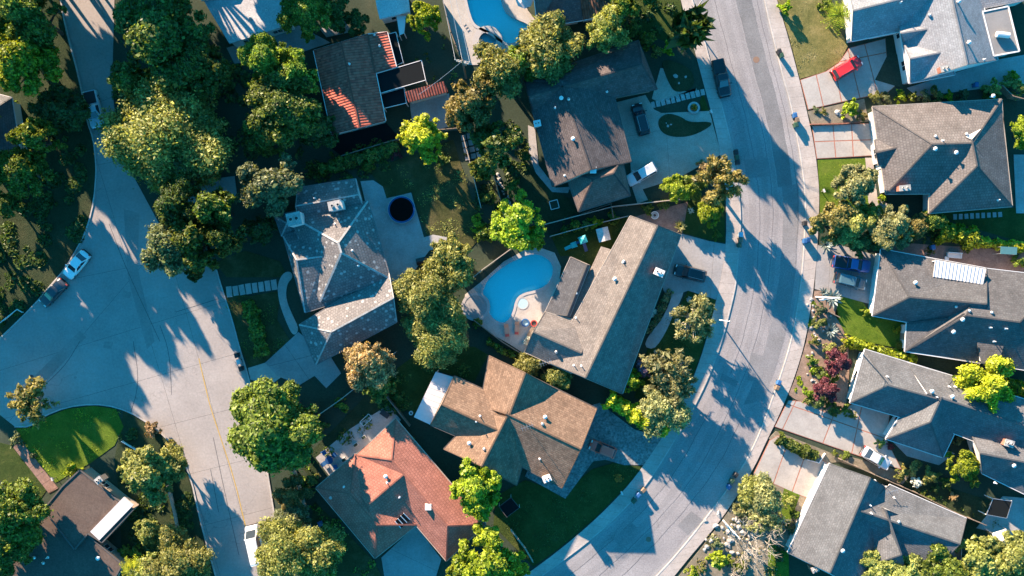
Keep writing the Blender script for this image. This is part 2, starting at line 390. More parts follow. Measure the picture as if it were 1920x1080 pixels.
M['ochre'] = plain('ochre_paint', (0.42, 0.27, 0.06), 0.8, 0.0, 0.2)
M['iron'] = plain('cast_iron', (0.06, 0.05, 0.045), 0.7)
M['rust'] = plain('rusty_iron', (0.20, 0.12, 0.08), 0.8)
M['stone'] = speckled('pale_stone', (0.42, 0.40, 0.37), (0.28, 0.265, 0.245), (0.55, 0.53, 0.50), 1.0, 5.0, 0.9, 0.5)
M['plaster'] = plain('pool_plaster', (0.60, 0.98, 0.93), 0.6, 0.0, 0.05)
M['plaster_deep'] = plain('pool_plaster_deep', (0.16, 0.50, 0.58), 0.6, 0.0, 0.05)
M['coping'] = plain('pool_coping', (0.36, 0.33, 0.31), 0.8, 0.0, 0.1)
M['spa_white'] = plain('spa_tile_white', (0.34, 0.46, 0.48), 0.5, 0.0, 0.1)
def water():
    n = N('pool_water'); t = n.new('ShaderNodeBsdfTransparent'); t.inputs[0].default_value = (0.60, 0.98, 0.99, 1)
    g = n.new('ShaderNodeBsdfGlossy'); g.inputs['Roughness'].default_value = 0.03; f = n.new('ShaderNodeFresnel'); f.inputs[0].default_value = 1.33
    mx = n.new('ShaderNodeMixShader'); b = n.new('ShaderNodeBump'); b.inputs['Strength'].default_value = 0.35; b.inputs['Distance'].default_value = 0.05
    n.li(n.noise(2.2, 3, 0.5), b.inputs['Height']); n.li(b.outputs[0], g.inputs['Normal']); n.li(b.outputs[0], f.inputs['Normal'])
    n.li(f.outputs[0], mx.inputs[0]); n.li(t.outputs[0], mx.inputs[1]); n.li(g.outputs[0], mx.inputs[2]); n.li(mx.outputs[0], n.out.inputs[0]); return n.m
M['water'] = water()
def carpaint(name, c, rough=0.25):
    n = N(name); n.col(c); n.rough(rough); n.b.inputs['Coat Weight'].default_value = 0.6; n.b.inputs['Coat Roughness'].default_value = 0.06
    f = n.noise(9, 4); n.li(n.ramp(f, [(0.3, (rough,)*3), (0.8, (rough+0.18,)*3)]), n.b.inputs['Roughness']); return n.m
for k, c in dict(white=(0.75, 0.74, 0.72), silver=(0.5, 0.5, 0.5), black=(0.012, 0.013, 0.015), navy=(0.03, 0.08, 0.24), red=(0.50, 0.02, 0.02),
                 brick=(0.90, 0.10, 0.06), teal=(0.06, 0.12, 0.14), charcoal=(0.03, 0.035, 0.04), paleblue=(0.42, 0.50, 0.56)).items():
    M['car_'+k] = carpaint('car_paint_'+k, c)
LM = {}
LM['oak'] = leafmat('leaf_oak', (0.066, 0.108, 0.018), (0.150, 0.195, 0.038))
LM['green'] = leafmat('leaf_green', (0.100, 0.160, 0.020), (0.210, 0.270, 0.040))
LM['olive'] = leafmat('leaf_olive', (0.185, 0.215, 0.042), (0.340, 0.345, 0.100))
LM['pale'] = leafmat('leaf_pale', (0.20, 0.215, 0.080), (0.35, 0.34, 0.155))
LM['lime'] = leafmat('leaf_lime', (0.190, 0.265, 0.012), (0.32, 0.39, 0.025))
LM['yellow'] = leafmat('leaf_yellow', (0.33, 0.355, 0.014), (0.48, 0.48, 0.03))
LM['bronze'] = leafmat('leaf_bronze', (0.30, 0.20, 0.09), (0.45, 0.32, 0.17))
LM['rust'] = leafmat('leaf_rust', (0.15, 0.145, 0.035), (0.29, 0.23, 0.075))
LM['purple'] = leafmat('leaf_purple', (0.12, 0.026, 0.042), (0.20, 0.055, 0.08))
LM['lilac'] = leafmat('leaf_lilac', (0.17, 0.11, 0.19), (0.28, 0.19, 0.30))
LM['greygreen'] = leafmat('leaf_greygreen', (0.105, 0.135, 0.060), (0.205, 0.230, 0.115))
LM['agave'] = leafmat('leaf_agave', (0.15, 0.20, 0.19), (0.27, 0.32, 0.32), 0.3, 0.1)
LM['orange'] = leafmat('leaf_orange', (0.50, 0.20, 0.03), (0.65, 0.30, 0.06))
LM['petal'] = leafmat('petal_white', (0.60, 0.60, 0.55), (0.75, 0.74, 0.70), 0.2, 0.2)
LM['dark'] = leafmat('leaf_dark', (0.045, 0.080, 0.022), (0.095, 0.140, 0.036))
# ------------------------------------------------------------------ the setting
def flat(name, px, mat, z=0.03, label=None, cat=None, kind='structure', parent=None, sm=0, z0=-0.02):
    pts = smooth_poly(px, True, sm) if sm else px
    o = MB().prism(GG(pts), z0, z).build(name, mat, parent)
    if parent is None: setp(o, label, cat, None, kind)
    return o
def panels(name, px, lines, z, mat, jmat, gap, label, cat='driveway', piece='concrete_panel', sm=0):
    """a paved area: a bed that shows in the joints, and its panels one by one, cut along the given lines (photo pixels)"""
    pts = smooth_poly(px, True, sm) if sm else px
    base = MB().prism(GG(pts), -0.02, z - 0.012).build(name, jmat); setp(base, label, cat, None, 'structure')
    bm = bmesh.new(); f = bm.faces.new([bm.verts.new(v) for v in GG(pts)])
    for (a, b) in lines:
        A, B = G(*a), G(*b); d = (B - A).normalized(); no = Vector((-d.y, d.x, 0))
        bmesh.ops.bisect_plane(bm, geom=bm.verts[:] + bm.edges[:] + bm.faces[:], plane_co=A, plane_no=no)
    for f in bm.faces:
        if f.calc_area() < 0.15: continue
        P = inset([(v.co.x, v.co.y) for v in f.verts], gap / 2)
        MB().prism(P, z - 0.03, z + rnd.uniform(-0.003, 0.003)).build(piece, mat, base)
    bm.free(); return base
def strip_panels(name, L, R, seg, z, mat, label, cat, gap=0.02, piece='paving_slab', jmat=None, sm=1):
    L = smooth_poly(L, False, sm) if sm else L; R = smooth_poly(R, False, sm) if sm else R
    n = max(1, round(plen(L) * S / seg)); A = resample(L, n); B = resample(R, n)
    base = MB()
    for i in range(n): base.prism([*GG([A[i], A[i+1], B[i+1], B[i]])], -0.02, z - 0.012)
    base = base.build(name, jmat or M['joint']); setp(base, label, cat, None, 'structure')
    for i in range(n):
        q = inset([(p.x, p.y) for p in GG([A[i], A[i+1], B[i+1], B[i]])], gap / 2)
        MB().prism(q, z - 0.03, z + rnd.uniform(-0.004, 0.004)).build(piece, mat, base)
    return base
def ribbon(pts, w, z0, z1, sm=1):
    """kerb or low wall along a line, w metres wide (given in photo pixels)"""
    P = smooth_poly(pts, False, sm) if sm else pts
    Q = [Vector((p.x, p.y)) for p in GG(P)]; mb = MB(); L = []; R = []
    for i, p in enumerate(Q):
        d = (Q[min(i+1, len(Q)-1)] - Q[max(i-1, 0)]).normalized(); nn = Vector((-d.y, d.x))
        L.append(p + nn*w/2); R.append(p - nn*w/2)
    for i in range(len(Q)-1):
        mb.prism([L[i], L[i+1], R[i+1], R[i]], z0, z1)
    return mb

POOL1 = smooth_poly([(872,-12),(879,20),(888,46),(905,54),(921,62),(940,76),(956,84),(976,76),(990,64),(997,50),(984,42),(968,36),(956,30),(946,20),(940,0),(938,-12)], True, 2)
POOL2 = smooth_poly([(904,550),(908,535),(917,521),(933,507),(951,495),(972,484),(992,476),(1008,476),(1020,480),(1032,489),(1038,502),(1036,518),(1029,531),(1015,541),(1000,546),(985,549),(972,556),(966,567),(963,582),(956,599),(946,606),(935,605),(921,595),(910,574)], True, 1)
SPA1 = (914, 77, 17)
def holed(outer, holes, z, name, mat):
    polys = [[Vector((p[0], p[1], 0)) for p in outer]] + [[Vector((p[0], p[1], 0)) for p in h] for h in holes]
    tr = tessellate_polygon(polys); vs_ = [v for p in polys for v in p]
    fs = []
    for t in tr:
        a, b, c = (vs_[i] for i in t)
        fs.append(t if (b-a).cross(c-a).z > 0 else t[::-1])
    me = bpy.data.meshes.new(name); me.from_pydata([(v.x, v.y, z) for v in vs_], [], fs); me.update(); me.materials.append(mat)
    return link(name, me)
def circ(c, n=24): return [(c[0]+c[2]*math.cos(2*math.pi*k/n), c[1]+c[2]*math.sin(2*math.pi*k/n)) for k in range(n)]
gp1 = [(p.x, p.y) for p in GG(POOL1)]; gp2 = [(p.x, p.y) for p in GG(POOL2)]; gs1 = [(p.x, p.y) for p in GG(circ(SPA1))]
R0 = 900
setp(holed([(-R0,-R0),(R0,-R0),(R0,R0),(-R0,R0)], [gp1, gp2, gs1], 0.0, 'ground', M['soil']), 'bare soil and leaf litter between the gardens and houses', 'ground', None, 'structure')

# right-hand street
RL = [(1285,-60),(1297,0),(1308,32),(1320,75),(1333,125),(1346,170),(1360,225),(1371,270),(1378,315),(1384,355),(1388,395),(1388,430),(1384,480),(1380,530),(1370,575),(1351,647),(1327,710),(1300,765),(1268,820),(1222,895),(1180,945),(1120,1002),(1020,1077),(930,1140)]
RR = [(1425,-60),(1434,0),(1440,30),(1467,140),(1482,190),(1496,262),(1507,332),(1511,382),(1509,430),(1506,490),(1500,545),(1485,635),(1467,695),(1440,770),(1415,835),(1380,895),(1325,970),(1277,1030),(1232,1080),(1170,1140)]
sRL, sRR = smooth_poly(RL, False, 2), smooth_poly(RR, False, 2)
n = 70; A = resample(sRL, n); B = resample(sRR, n); mb = MB()
for i in range(n): mb.prism(GG([A[i], A[i+1], B[i+1], B[i]]), -0.02, 0.02)
street = setp(mb.build('street', M['asphalt']), 'curving grey asphalt street between the sidewalks on the right side of the picture', 'street', None, 'structure')
def band(f0, f1, i0, i1, name, mat, z):
    m = MB()
    for i in range(i0, i1):
        q = []
        for (j, f) in ((i, f0), (i+1, f0), (i+1, f1), (i, f1)):
            w = 0.004*math.sin(i*1.7 + f*9)
            q.append((A[j][0]*(1-f-w)+B[j][0]*(f+w), A[j][1]*(1-f-w)+B[j][1]*(f+w)))
        m.prism(GG(q), 0.0, z)
    return m.build(name, mat, street)
band(0.0, 0.055, 0, n, 'gutter', M['drive_grey'], 0.026); band(0.955, 1.0, 0, n, 'gutter', M['drive_grey'], 0.026)
for f0, f1 in ((0.14, 0.25), (0.36, 0.45), (0.53, 0.585)): band(f0, f1, 0, n, 'tyre_track', M['asphalt_track'], 0.023)
for f0, i0, i1 in ((0.30, 3, 40), (0.50, 14, 66), (0.24, 44, 68), (0.70, 46, 69), (0.885, 0, 30)): band(f0, f0+0.0045, i0, i1, 'tar_seam', M['tar'], 0.029)
band(0.60, 0.82, 0, 22, 'worn_strip', M['asphalt_dark'], 0.025)
band(0.66, 0.90, 22, 44, 'worn_strip', M['asphalt_patch'], 0.025)
for q in ([(1408,660),(1432,668),(1428,720),(1401,712)], [(1354,700),(1384,715),(1380,726),(1350,712)], [(1296,958),(1318,975),(1290,1003),(1270,985)], [(1395,300),(1440,296),(1446,330),(1400,335)], [(1150,1010),(1185,980),(1195,990),(1160,1022)]):
    flat('repair_patch', q, M['asphalt_patch'], 0.030, parent=street, z0=0.0)
for (c, r) in (((1418,112), 4.2), ((1216,1011), 3.5)):
    p = G(*c); mb = MB().disc(p, r*S, 0.0, 0.036, 18).ring(p, r*S, r*S*1.45, 0.0, 0.034, 18); mb.build('manhole_cover', M['rust'], street)
SLo = [(1263,-60),(1276,0),(1286,40),(1298,80),(1310,125),(1322,170),(1337,225),(1347,270),(1354,315),(1360,355),(1361,400),(1361,450),(1357,490),(1349,535),(1342,565),(1320,652),(1295,720),(1264,785),(1207,872),(1172,917),(1115,975),(1050,1030),(985,1078),(900,1130)]
SRo = [(1448,-60),(1455,0),(1472,50),(1500,155),(1512,207),(1526,270),(1534,332),(1536,370),(1534,430),(1530,495),(1524,550),(1510,640),(1487,715),(1460,780),(1440,820),(1412,880),(1370,948),(1335,995),(1292,1045),(1260,1085),(1215,1140)]
strip_panels('sidewalk', SLo, RL, 1.55, 0.13, M['walk'], 'sidewalk of square slabs along the west kerb of the asphalt street', 'sidewalk')
strip_panels('sidewalk', RR, SRo, 1.55, 0.13, M['walk'], 'sidewalk of square slabs along the east kerb of the asphalt street', 'sidewalk')
setp(ribbon(RL, 0.17, -0.02, 0.15, 2).build('kerb', M['kerb']), 'pale concrete kerb on the west edge of the asphalt street', 'kerb', None, 'structure')
setp(ribbon(RR, 0.17, -0.02, 0.15, 2).build('kerb', M['kerb']), 'pale concrete kerb on the east edge of the asphalt street', 'kerb', None, 'structure')

# concrete street on the left with its side branch
LROAD = [(108,-40),(112,0),(120,40),(150,150),(163,225),(176,262),(180,300),(181,325),(177,375),(165,425),(150,458),(122,505),(100,530),(62,575),(0,635),(-120,745),(-120,880),(0,778),(28,800),(57,800),(82,780),(125,763),(175,757),(220,763),(265,783),(315,822),(342,857),(360,902),(370,950),(385,1010),(406,1084),(418,1130),(535,1130),(528,1080),(518,985),(505,905),(488,800),(468,712),(450,655),(435,597),(416,540),(402,492),(345,470),(310,440),(280,385),(245,320),(222,250),(212,180),(212,100),(215,0),(213,-40)]
LCUT = [((275,610),(415,567)), ((312,700),(437,665)), ((335,792),(402,775)), ((362,887),(422,872)), ((390,983),(460,965)), ((200,510),(400,470)), ((336,540),(390,735)), ((232,470),(330,800)), ((60,740),(205,570)), ((180,310),(230,300)), ((165,200),(215,180))]
panels('road', LROAD, LCUT, 0.03, M['concrete_road'], M['joint'], 0.035, 'pale concrete road with dark joints sweeping down the left side of the picture', 'road', 'road_slab')
road = bpy.data.objects['road']
for q in ([(232,392),(262,400),(258,500),(290,640),(276,655),(240,520)], [(115,655),(150,620),(162,632),(60,745),(40,760),(30,740)], [(196,640),(212,642),(210,655),(194,652)], [(232,545),(247,548),(244,560),(230,556)]):
    flat('worn_patch', q, M['concrete_stain'], 0.038, parent=road, z0=0.0)
for q in ([(410,560),(330,585)], [(300,610),(318,660),(322,740)], [(250,640),(262,720),(240,790)], [(400,820),(424,935),(448,1040)], [(150,640),(120,690),(60,742)], [(395,880),(410,960)], [(205,420),(235,500),(300,640)]):
    ribbon(q, 0.07, 0.0, 0.040, 2).build('crack_seal', M['tar'], road)
p = G(59,707); MB().disc(p, 0.35, 0, 0.045, 18).build('manhole_cover', M['iron'], road)
ribbon([(373,672),(384,720),(395,765),(412,815),(440,900),(460,985),(468,1015)], 0.14, 0.0, 0.042, 1).build('painted_line', M['ochre'], road)
for nm, pts, lab in (('kerb', [(112,-20),(120,40),(150,150),(163,225),(176,262),(180,300),(181,325),(177,375),(165,425),(150,458),(122,505),(100,530),(62,575),(0,635),(-110,735)], 'low kerb along the dark hillside beside the concrete road'),
                     ('kerb', [(28,800),(57,800),(82,780),(125,763),(175,757),(220,763),(265,783),(315,822),(342,857),(360,902),(370,950),(385,1010),(406,1084)], 'curved kerb round the corner garden of the flat brown house'),
                     ('kerb', [(528,1080),(518,985),(505,905),(488,800),(468,712),(450,655),(435,597),(416,540),(402,492)], 'kerb on the east side of the concrete road')):
    setp(ribbon(pts, 0.2, -0.02, 0.14, 1).build(nm, M['kerb']), lab, 'kerb', None, 'structure')

# lawns, beds and yards
F = flat
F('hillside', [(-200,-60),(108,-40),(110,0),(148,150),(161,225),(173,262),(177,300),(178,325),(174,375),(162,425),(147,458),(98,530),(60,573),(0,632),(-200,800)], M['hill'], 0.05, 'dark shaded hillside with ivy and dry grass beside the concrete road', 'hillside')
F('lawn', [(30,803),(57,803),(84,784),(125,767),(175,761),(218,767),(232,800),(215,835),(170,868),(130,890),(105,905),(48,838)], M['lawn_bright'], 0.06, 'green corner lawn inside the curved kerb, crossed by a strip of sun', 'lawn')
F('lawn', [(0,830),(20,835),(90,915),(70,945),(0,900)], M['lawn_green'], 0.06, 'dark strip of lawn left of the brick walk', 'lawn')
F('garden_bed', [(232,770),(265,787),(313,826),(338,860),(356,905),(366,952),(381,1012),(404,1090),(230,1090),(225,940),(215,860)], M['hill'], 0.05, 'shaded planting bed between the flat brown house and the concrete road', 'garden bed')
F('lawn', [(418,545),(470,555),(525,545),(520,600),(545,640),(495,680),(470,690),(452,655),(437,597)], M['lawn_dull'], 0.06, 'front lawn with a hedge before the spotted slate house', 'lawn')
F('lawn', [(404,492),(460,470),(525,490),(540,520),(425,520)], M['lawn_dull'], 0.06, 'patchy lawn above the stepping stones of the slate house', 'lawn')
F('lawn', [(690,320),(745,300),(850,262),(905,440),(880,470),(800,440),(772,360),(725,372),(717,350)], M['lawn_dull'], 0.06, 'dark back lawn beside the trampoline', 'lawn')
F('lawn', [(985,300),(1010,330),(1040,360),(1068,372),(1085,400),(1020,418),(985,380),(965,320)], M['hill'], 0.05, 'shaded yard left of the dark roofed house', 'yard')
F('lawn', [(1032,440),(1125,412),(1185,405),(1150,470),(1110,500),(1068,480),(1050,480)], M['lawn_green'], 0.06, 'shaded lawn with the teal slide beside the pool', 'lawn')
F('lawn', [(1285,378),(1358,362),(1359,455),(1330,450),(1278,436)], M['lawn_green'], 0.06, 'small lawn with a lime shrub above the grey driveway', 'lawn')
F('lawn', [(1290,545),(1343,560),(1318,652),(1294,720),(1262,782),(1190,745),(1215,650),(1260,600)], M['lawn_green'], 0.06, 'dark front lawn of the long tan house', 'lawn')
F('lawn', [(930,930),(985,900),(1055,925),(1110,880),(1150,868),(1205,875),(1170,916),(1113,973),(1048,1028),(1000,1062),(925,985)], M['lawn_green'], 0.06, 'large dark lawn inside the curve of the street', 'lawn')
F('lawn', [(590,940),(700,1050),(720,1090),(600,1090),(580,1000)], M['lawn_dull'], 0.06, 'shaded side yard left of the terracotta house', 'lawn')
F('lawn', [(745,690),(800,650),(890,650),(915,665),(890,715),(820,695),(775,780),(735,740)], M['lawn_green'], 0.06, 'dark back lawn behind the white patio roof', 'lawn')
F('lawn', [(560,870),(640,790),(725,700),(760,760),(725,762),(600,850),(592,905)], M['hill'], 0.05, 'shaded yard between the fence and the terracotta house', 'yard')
F('lawn', [(1457,0),(1540,0),(1590,85),(1575,115),(1545,135),(1500,148),(1480,70)], M['lawn_dry'], 0.08, 'dry yellowing front lawn beside the pale house and red car', 'lawn')
F('garden_bed', [(1514,209),(1620,185),(1628,228),(1522,233)], M['drysoil'], 0.07, 'dry planting strip between the two brick-banded driveways', 'garden bed')
F('lawn', [(1533,300),(1622,297),(1640,360),(1630,400),(1537,400)], M['lawn_bright'], 0.07, 'green lawn under the tree before the warm grey house', 'lawn')
F('garden_bed', [(1537,400),(1640,380),(1740,400),(1830,430),(1920,455),(1920,470),(1760,480),(1650,465),(1560,460)], M['soil'], 0.06, 'planted bed between the warm grey house and the dark grey house', 'garden bed')
F('lawn', [(1760,400),(1900,390),(1990,395),(1990,460),(1900,450),(1830,440)], M['lawn_green'], 0.05, 'dark back lawn of the warm grey house', 'lawn')
F('lawn', [(1575,555),(1612,560),(1640,595),(1702,607),(1695,655),(1620,640),(1585,625),(1565,590)], M['lawn_bright'], 0.08, 'bright green lawn before the dark grey house', 'lawn')
F('garden_bed', [(1527,545),(1565,545),(1572,600),(1590,640),(1592,700),(1585,770),(1560,780),(1490,748),(1478,740),(1490,712),(1512,640)], M['mulch'], 0.08, 'mulched rock garden with agaves and purple shrubs beside the sidewalk', 'garden bed')
F('garden_bed', [(1420,890),(1500,925),(1515,935),(1478,1030),(1440,1090),(1265,1090),(1338,997),(1372,950)], M['drysoil'], 0.07, 'dry rock garden with bare trees at the foot of the picture', 'garden bed')
F('lawn', [(1470,915),(1500,926),(1478,990),(1455,980)], M['lawn_bright'], 0.09, 'small green lawn patch beside the rock garden', 'lawn')
F('lawn', [(1440,1015),(1478,1035),(1480,1090),(1440,1090)], M['lawn_bright'], 0.09, 'small green lawn patch by the grey house corner', 'lawn')
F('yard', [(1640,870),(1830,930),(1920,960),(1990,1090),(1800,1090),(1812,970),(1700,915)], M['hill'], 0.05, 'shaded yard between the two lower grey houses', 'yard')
F('garden_bed', [(1440,822),(1455,808),(1560,850),(1600,858),(1660,873),(1705,892),(1692,908),(1575,866),(1550,868)], M['drysoil'], 0.07, 'tan mulched strip under the clipped hedge and along the brown fence', 'garden bed')
F('garden_bed', [(1238,115),(1255,112),(1298,130),(1303,165),(1268,175),(1255,160)], M['hill'], 0.16, 'dark front planting bed with pale rocks', 'garden bed', sm=2)
F('garden_bed', [(1232,225),(1250,212),(1275,218),(1292,230),(1330,228),(1336,235),(1300,255),(1262,258),(1238,248)], M['hill'], 0.16, 'rounded planting island in the aggregate driveway', 'garden bed', sm=2)
F('lawn', [(1318,175),(1336,226),(1320,228),(1312,190)], M['lawn_green'], 0.07, 'narrow green verge by the stepping slabs', 'lawn')
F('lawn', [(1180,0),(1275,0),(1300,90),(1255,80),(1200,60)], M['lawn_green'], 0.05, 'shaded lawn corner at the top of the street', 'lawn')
F('garden_bed', [(1190,375),(1280,335),(1350,300),(1358,360),(1285,376),(1195,392)], M['soil'], 0.06, 'shrub bed below the aggregate driveway', 'garden bed')

# driveways and paths
panels('driveway', [(1500,150),(1548,134),(1572,118),(1592,90),(1660,72),(1662,102),(1680,160),(1665,173),(1585,190),(1515,206)],
       [((1530,141),(1543,197)), ((1565,130),(1577,188)), ((1600,135),(1611,180)), ((1627,107),(1644,172)), ((1615,108),(1665,98))], 0.10, M['drive_pale'], M['brick'], 0.16, 'pale driveway with red brick bands under the red car')
panels('driveway', [(1522,236),(1632,231),(1638,292),(1531,298)], [((1561,230),(1567,300)), ((1596,230),(1600,300)), ((1522,266),(1640,262))], 0.10, M['drive_pale'], M['brick'], 0.16, 'pale brick-banded driveway of the warm grey house')
panels('driveway', [(1532,460),(1560,455),(1640,478),(1637,572),(1575,555),(1527,542)], [((1560,440),(1550,580)), ((1600,440),(1592,580))], 0.10, M['drive_grey'], M['joint'], 0.03, 'grey driveway with the two dark parked cars')
panels('driveway', [(1478,750),(1500,752),(1560,778),(1600,756),(1668,776),(1662,824),(1690,880),(1660,872),(1452,800)], [((1500,735),(1450,840)), ((1566,770),(1535,850)), ((1620,740),(1590,880)), ((1540,780),(1660,822))], 0.10, M['drive_pale'], M['brick'], 0.16, 'wide pale brick-banded driveway with the silver sedan')
panels('driveway', [(1443,825),(1458,816),(1552,868),(1520,936),(1490,925),(1412,890)], [((1480,820),(1445,920)), ((1516,835),(1482,930))], 0.10, M['drive_pale'], M['brick'], 0.16, 'pale brick-banded driveway of the lower light grey house')
panels('driveway', [(1155,192),(1210,178),(1226,205),(1240,212),(1330,208),(1348,275),(1352,290),(1270,335),(1205,355),(1215,375),(1195,382),(1185,352),(1180,290)], [((1150,260),(1360,225)), ((1245,180),(1260,400))], 0.10, M['aggregate'], M['joint'], 0.03, 'tan aggregate driveway with the black car and the silver car')
panels('driveway', [(1215,470),(1278,438),(1330,452),(1362,458),(1350,545),(1342,562),(1290,545),(1250,560)], [((1340,440),(1330,580))], 0.10, M['drive_grey'], M['joint'], 0.03, 'grey concrete driveway with the black sport utility car')
panels('driveway', [(1107,760),(1125,755),(1150,775),(1190,805),(1245,820),(1262,792),(1232,845),(1208,872),(1170,872),(1135,862),(1112,865),(1060,935),(984,893),(990,880),(1050,910),(1090,840)], [((1230,790),(1195,890))], 0.10, M['pebble'], M['joint'], 0.03, 'pebbled grey driveway and walk beside the brown house')
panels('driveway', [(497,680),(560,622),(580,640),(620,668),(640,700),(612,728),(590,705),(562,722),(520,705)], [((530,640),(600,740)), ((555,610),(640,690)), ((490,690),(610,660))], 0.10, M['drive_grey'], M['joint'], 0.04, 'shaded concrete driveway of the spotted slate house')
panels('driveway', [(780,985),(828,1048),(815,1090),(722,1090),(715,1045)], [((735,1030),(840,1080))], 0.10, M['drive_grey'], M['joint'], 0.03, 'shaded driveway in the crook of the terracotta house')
F('driveway', [(465,690),(497,680),(530,705),(510,720),(470,712)], M['drive_pale'], 0.09, 'sunny driveway apron where the slate house meets the road', 'driveway')
F('path', [(530,512),(545,508),(550,520),(538,532),(536,560),(548,590),(562,618),(550,632),(535,600),(523,565),(520,535)], M['walk'], 0.09, 'curving concrete path from the stepping stones to the driveway', 'path', sm=2)
F('path', [(1262,540),(1283,540),(1278,560),(1262,590),(1252,615),(1238,640),(1225,655),(1208,650),(1215,630),(1240,600),(1255,570)], M['patio'], 0.09, 'curving front path between white flowers at the long tan house', 'path', sm=1)
F('path', [(1238,128),(1250,128),(1260,160),(1300,178),(1306,165),(1308,172),(1235,192),(1222,185)], M['aggregate'], 0.08, 'short aggregate path round the front planting bed', 'path')
F('path', [(1622,296),(1636,296),(1645,372),(1668,385),(1640,398),(1628,380)], M['walk'], 0.09, 'narrow concrete path beside the warm grey house', 'path')
F('patio', [(1650,470),(1755,487),(1850,505),(1920,515),(1920,470),(1760,460),(1690,455)], M['brickwalk'], 0.08, 'brown paved yard behind the dark grey house', 'patio')
F('patio', [(1900,290),(1990,290),(1990,400),(1905,400)], M['patio'], 0.08, 'paved side yard right of the warm grey house', 'patio')
F('patio', [(1880,930),(1990,940),(1990,1030),(1830,990)], M['patio'], 0.07, 'concrete back yard at the lower right edge', 'patio')
F('patio', [(1700,165),(1870,112),(1990,90),(1990,150),(1850,165),(1720,182)], M['patio'], 0.06, 'shaded side passage below the pale house', 'patio')
F('patio', [(1668,822),(1690,815),(1790,850),(1760,872),(1700,855)], M['patio'], 0.08, 'pale walk along the front of the lower right house', 'patio')
F('patio', [(676,340),(700,338),(718,350),(725,372),(771,361),(795,445),(812,440),(840,445),(830,462),(805,470),(767,522),(735,530),(690,400)], M['patio'], 0.08, 'concrete patio beside the slate house under the trampoline', 'patio')
F('patio', [(592,858),(655,805),(727,760),(752,787),(742,800),(680,842),(620,895)], M['patio'], 0.08, 'concrete patio with blue chairs behind the terracotta house', 'patio')
F('patio', [(768,192),(842,175),(850,235),(800,250),(775,245)], M['patio'], 0.08, 'pale concrete patio below the small red tile roof', 'patio')
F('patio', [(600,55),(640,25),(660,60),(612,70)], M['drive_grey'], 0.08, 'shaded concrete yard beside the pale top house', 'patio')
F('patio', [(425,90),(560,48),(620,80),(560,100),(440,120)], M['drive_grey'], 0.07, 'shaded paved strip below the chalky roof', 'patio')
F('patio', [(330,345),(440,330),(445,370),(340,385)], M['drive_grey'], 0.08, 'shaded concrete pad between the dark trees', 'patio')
F('patio', [(1177,410),(1290,378),(1280,437),(1232,425)], M['brickwalk'], 0.08, 'dark brick yard with a white ring above the tan house', 'patio')
F('patio', [(990,235),(1003,240),(1010,310),(1042,352),(1070,350),(1065,362),(1035,360),(1005,325),(992,290)], M['patio'], 0.08, 'narrow concrete walk along the dark roofed house', 'patio')
F('yard', [(1640,150),(1665,100),(1680,100),(1705,158),(1690,165)], M['soil'], 0.12, 'small soil bed before the pale house windows', 'yard')
F('patio', [(600,262),(722,228),(752,262),(640,292)], M['screen'], 0.07, 'yard below the red tile house, its shade painted dark', 'patio')  # shaded lawn as a near-black sheet, the shade is in its colour
panels('brick_walk', [(20,832),(46,834),(110,915),(92,925)], [((20+14*i, 832+14*i),(46+14*i, 815+14*i)) for i in range(-1, 7)], 0.09, M['brickwalk'], M['joint'], 0.05, 'straight brown brick walk leading to the flat brown house', 'path', 'brick_panel')
def stones(name, label, a, b, n, w, l, mat, z=0.1, jit=0.3):
    base = thing_w(name, label, 'stepping stones', G(*a), None, 'structure')
    A, B = G(*a), G(*b); d = (B-A).normalized(); pr = Vector((-d.y, d.x, 0))
    for i in range(n):
        c = A.lerp(B, (i+0.5)/n); r = rnd.uniform(-0.06, 0.06); ww, ll = w*rnd.uniform(0.9, 1.05), l*rnd.uniform(0.93, 1.05)
        dd = Vector((d.x*math.cos(r)-d.y*math.sin(r), d.x*math.sin(r)+d.y*math.cos(r), 0)); pp = Vector((-dd.y, dd.x, 0))
        q = [c+dd*ww/2+pp*ll/2, c-dd*ww/2+pp*ll/2, c-dd*ww/2-pp*ll/2, c+dd*ww/2-pp*ll/2]
        MB().prism(q, 0.0, z+rnd.uniform(-0.01, 0.01)).build('stepping_stone', mat, base)
    return base
stones('stepping_stones', 'row of pale square stepping stones crossing the slate house lawn', (424,548), (520,533), 8, 0.8, 1.55, M['walk'])
stones('stepping_stones', 'row of pale slabs leading to the dark roofed house', (1220,198), (1322,172), 11, 0.6, 0.95, M['stone'])
stones('stepping_stones', 'line of small stepping slabs behind the warm grey house', (1785,407), (1880,402), 9, 0.55, 0.8, M['patio'])
for k in range(3): stones('stepping_stones', ['left', 'middle', 'right'][k] + ' row of the grey paving grid between the olive trees', (868+11*k, 252-3*k), (878+11*k, 302-3*k), 4, 0.8, 0.75, M['patio'])
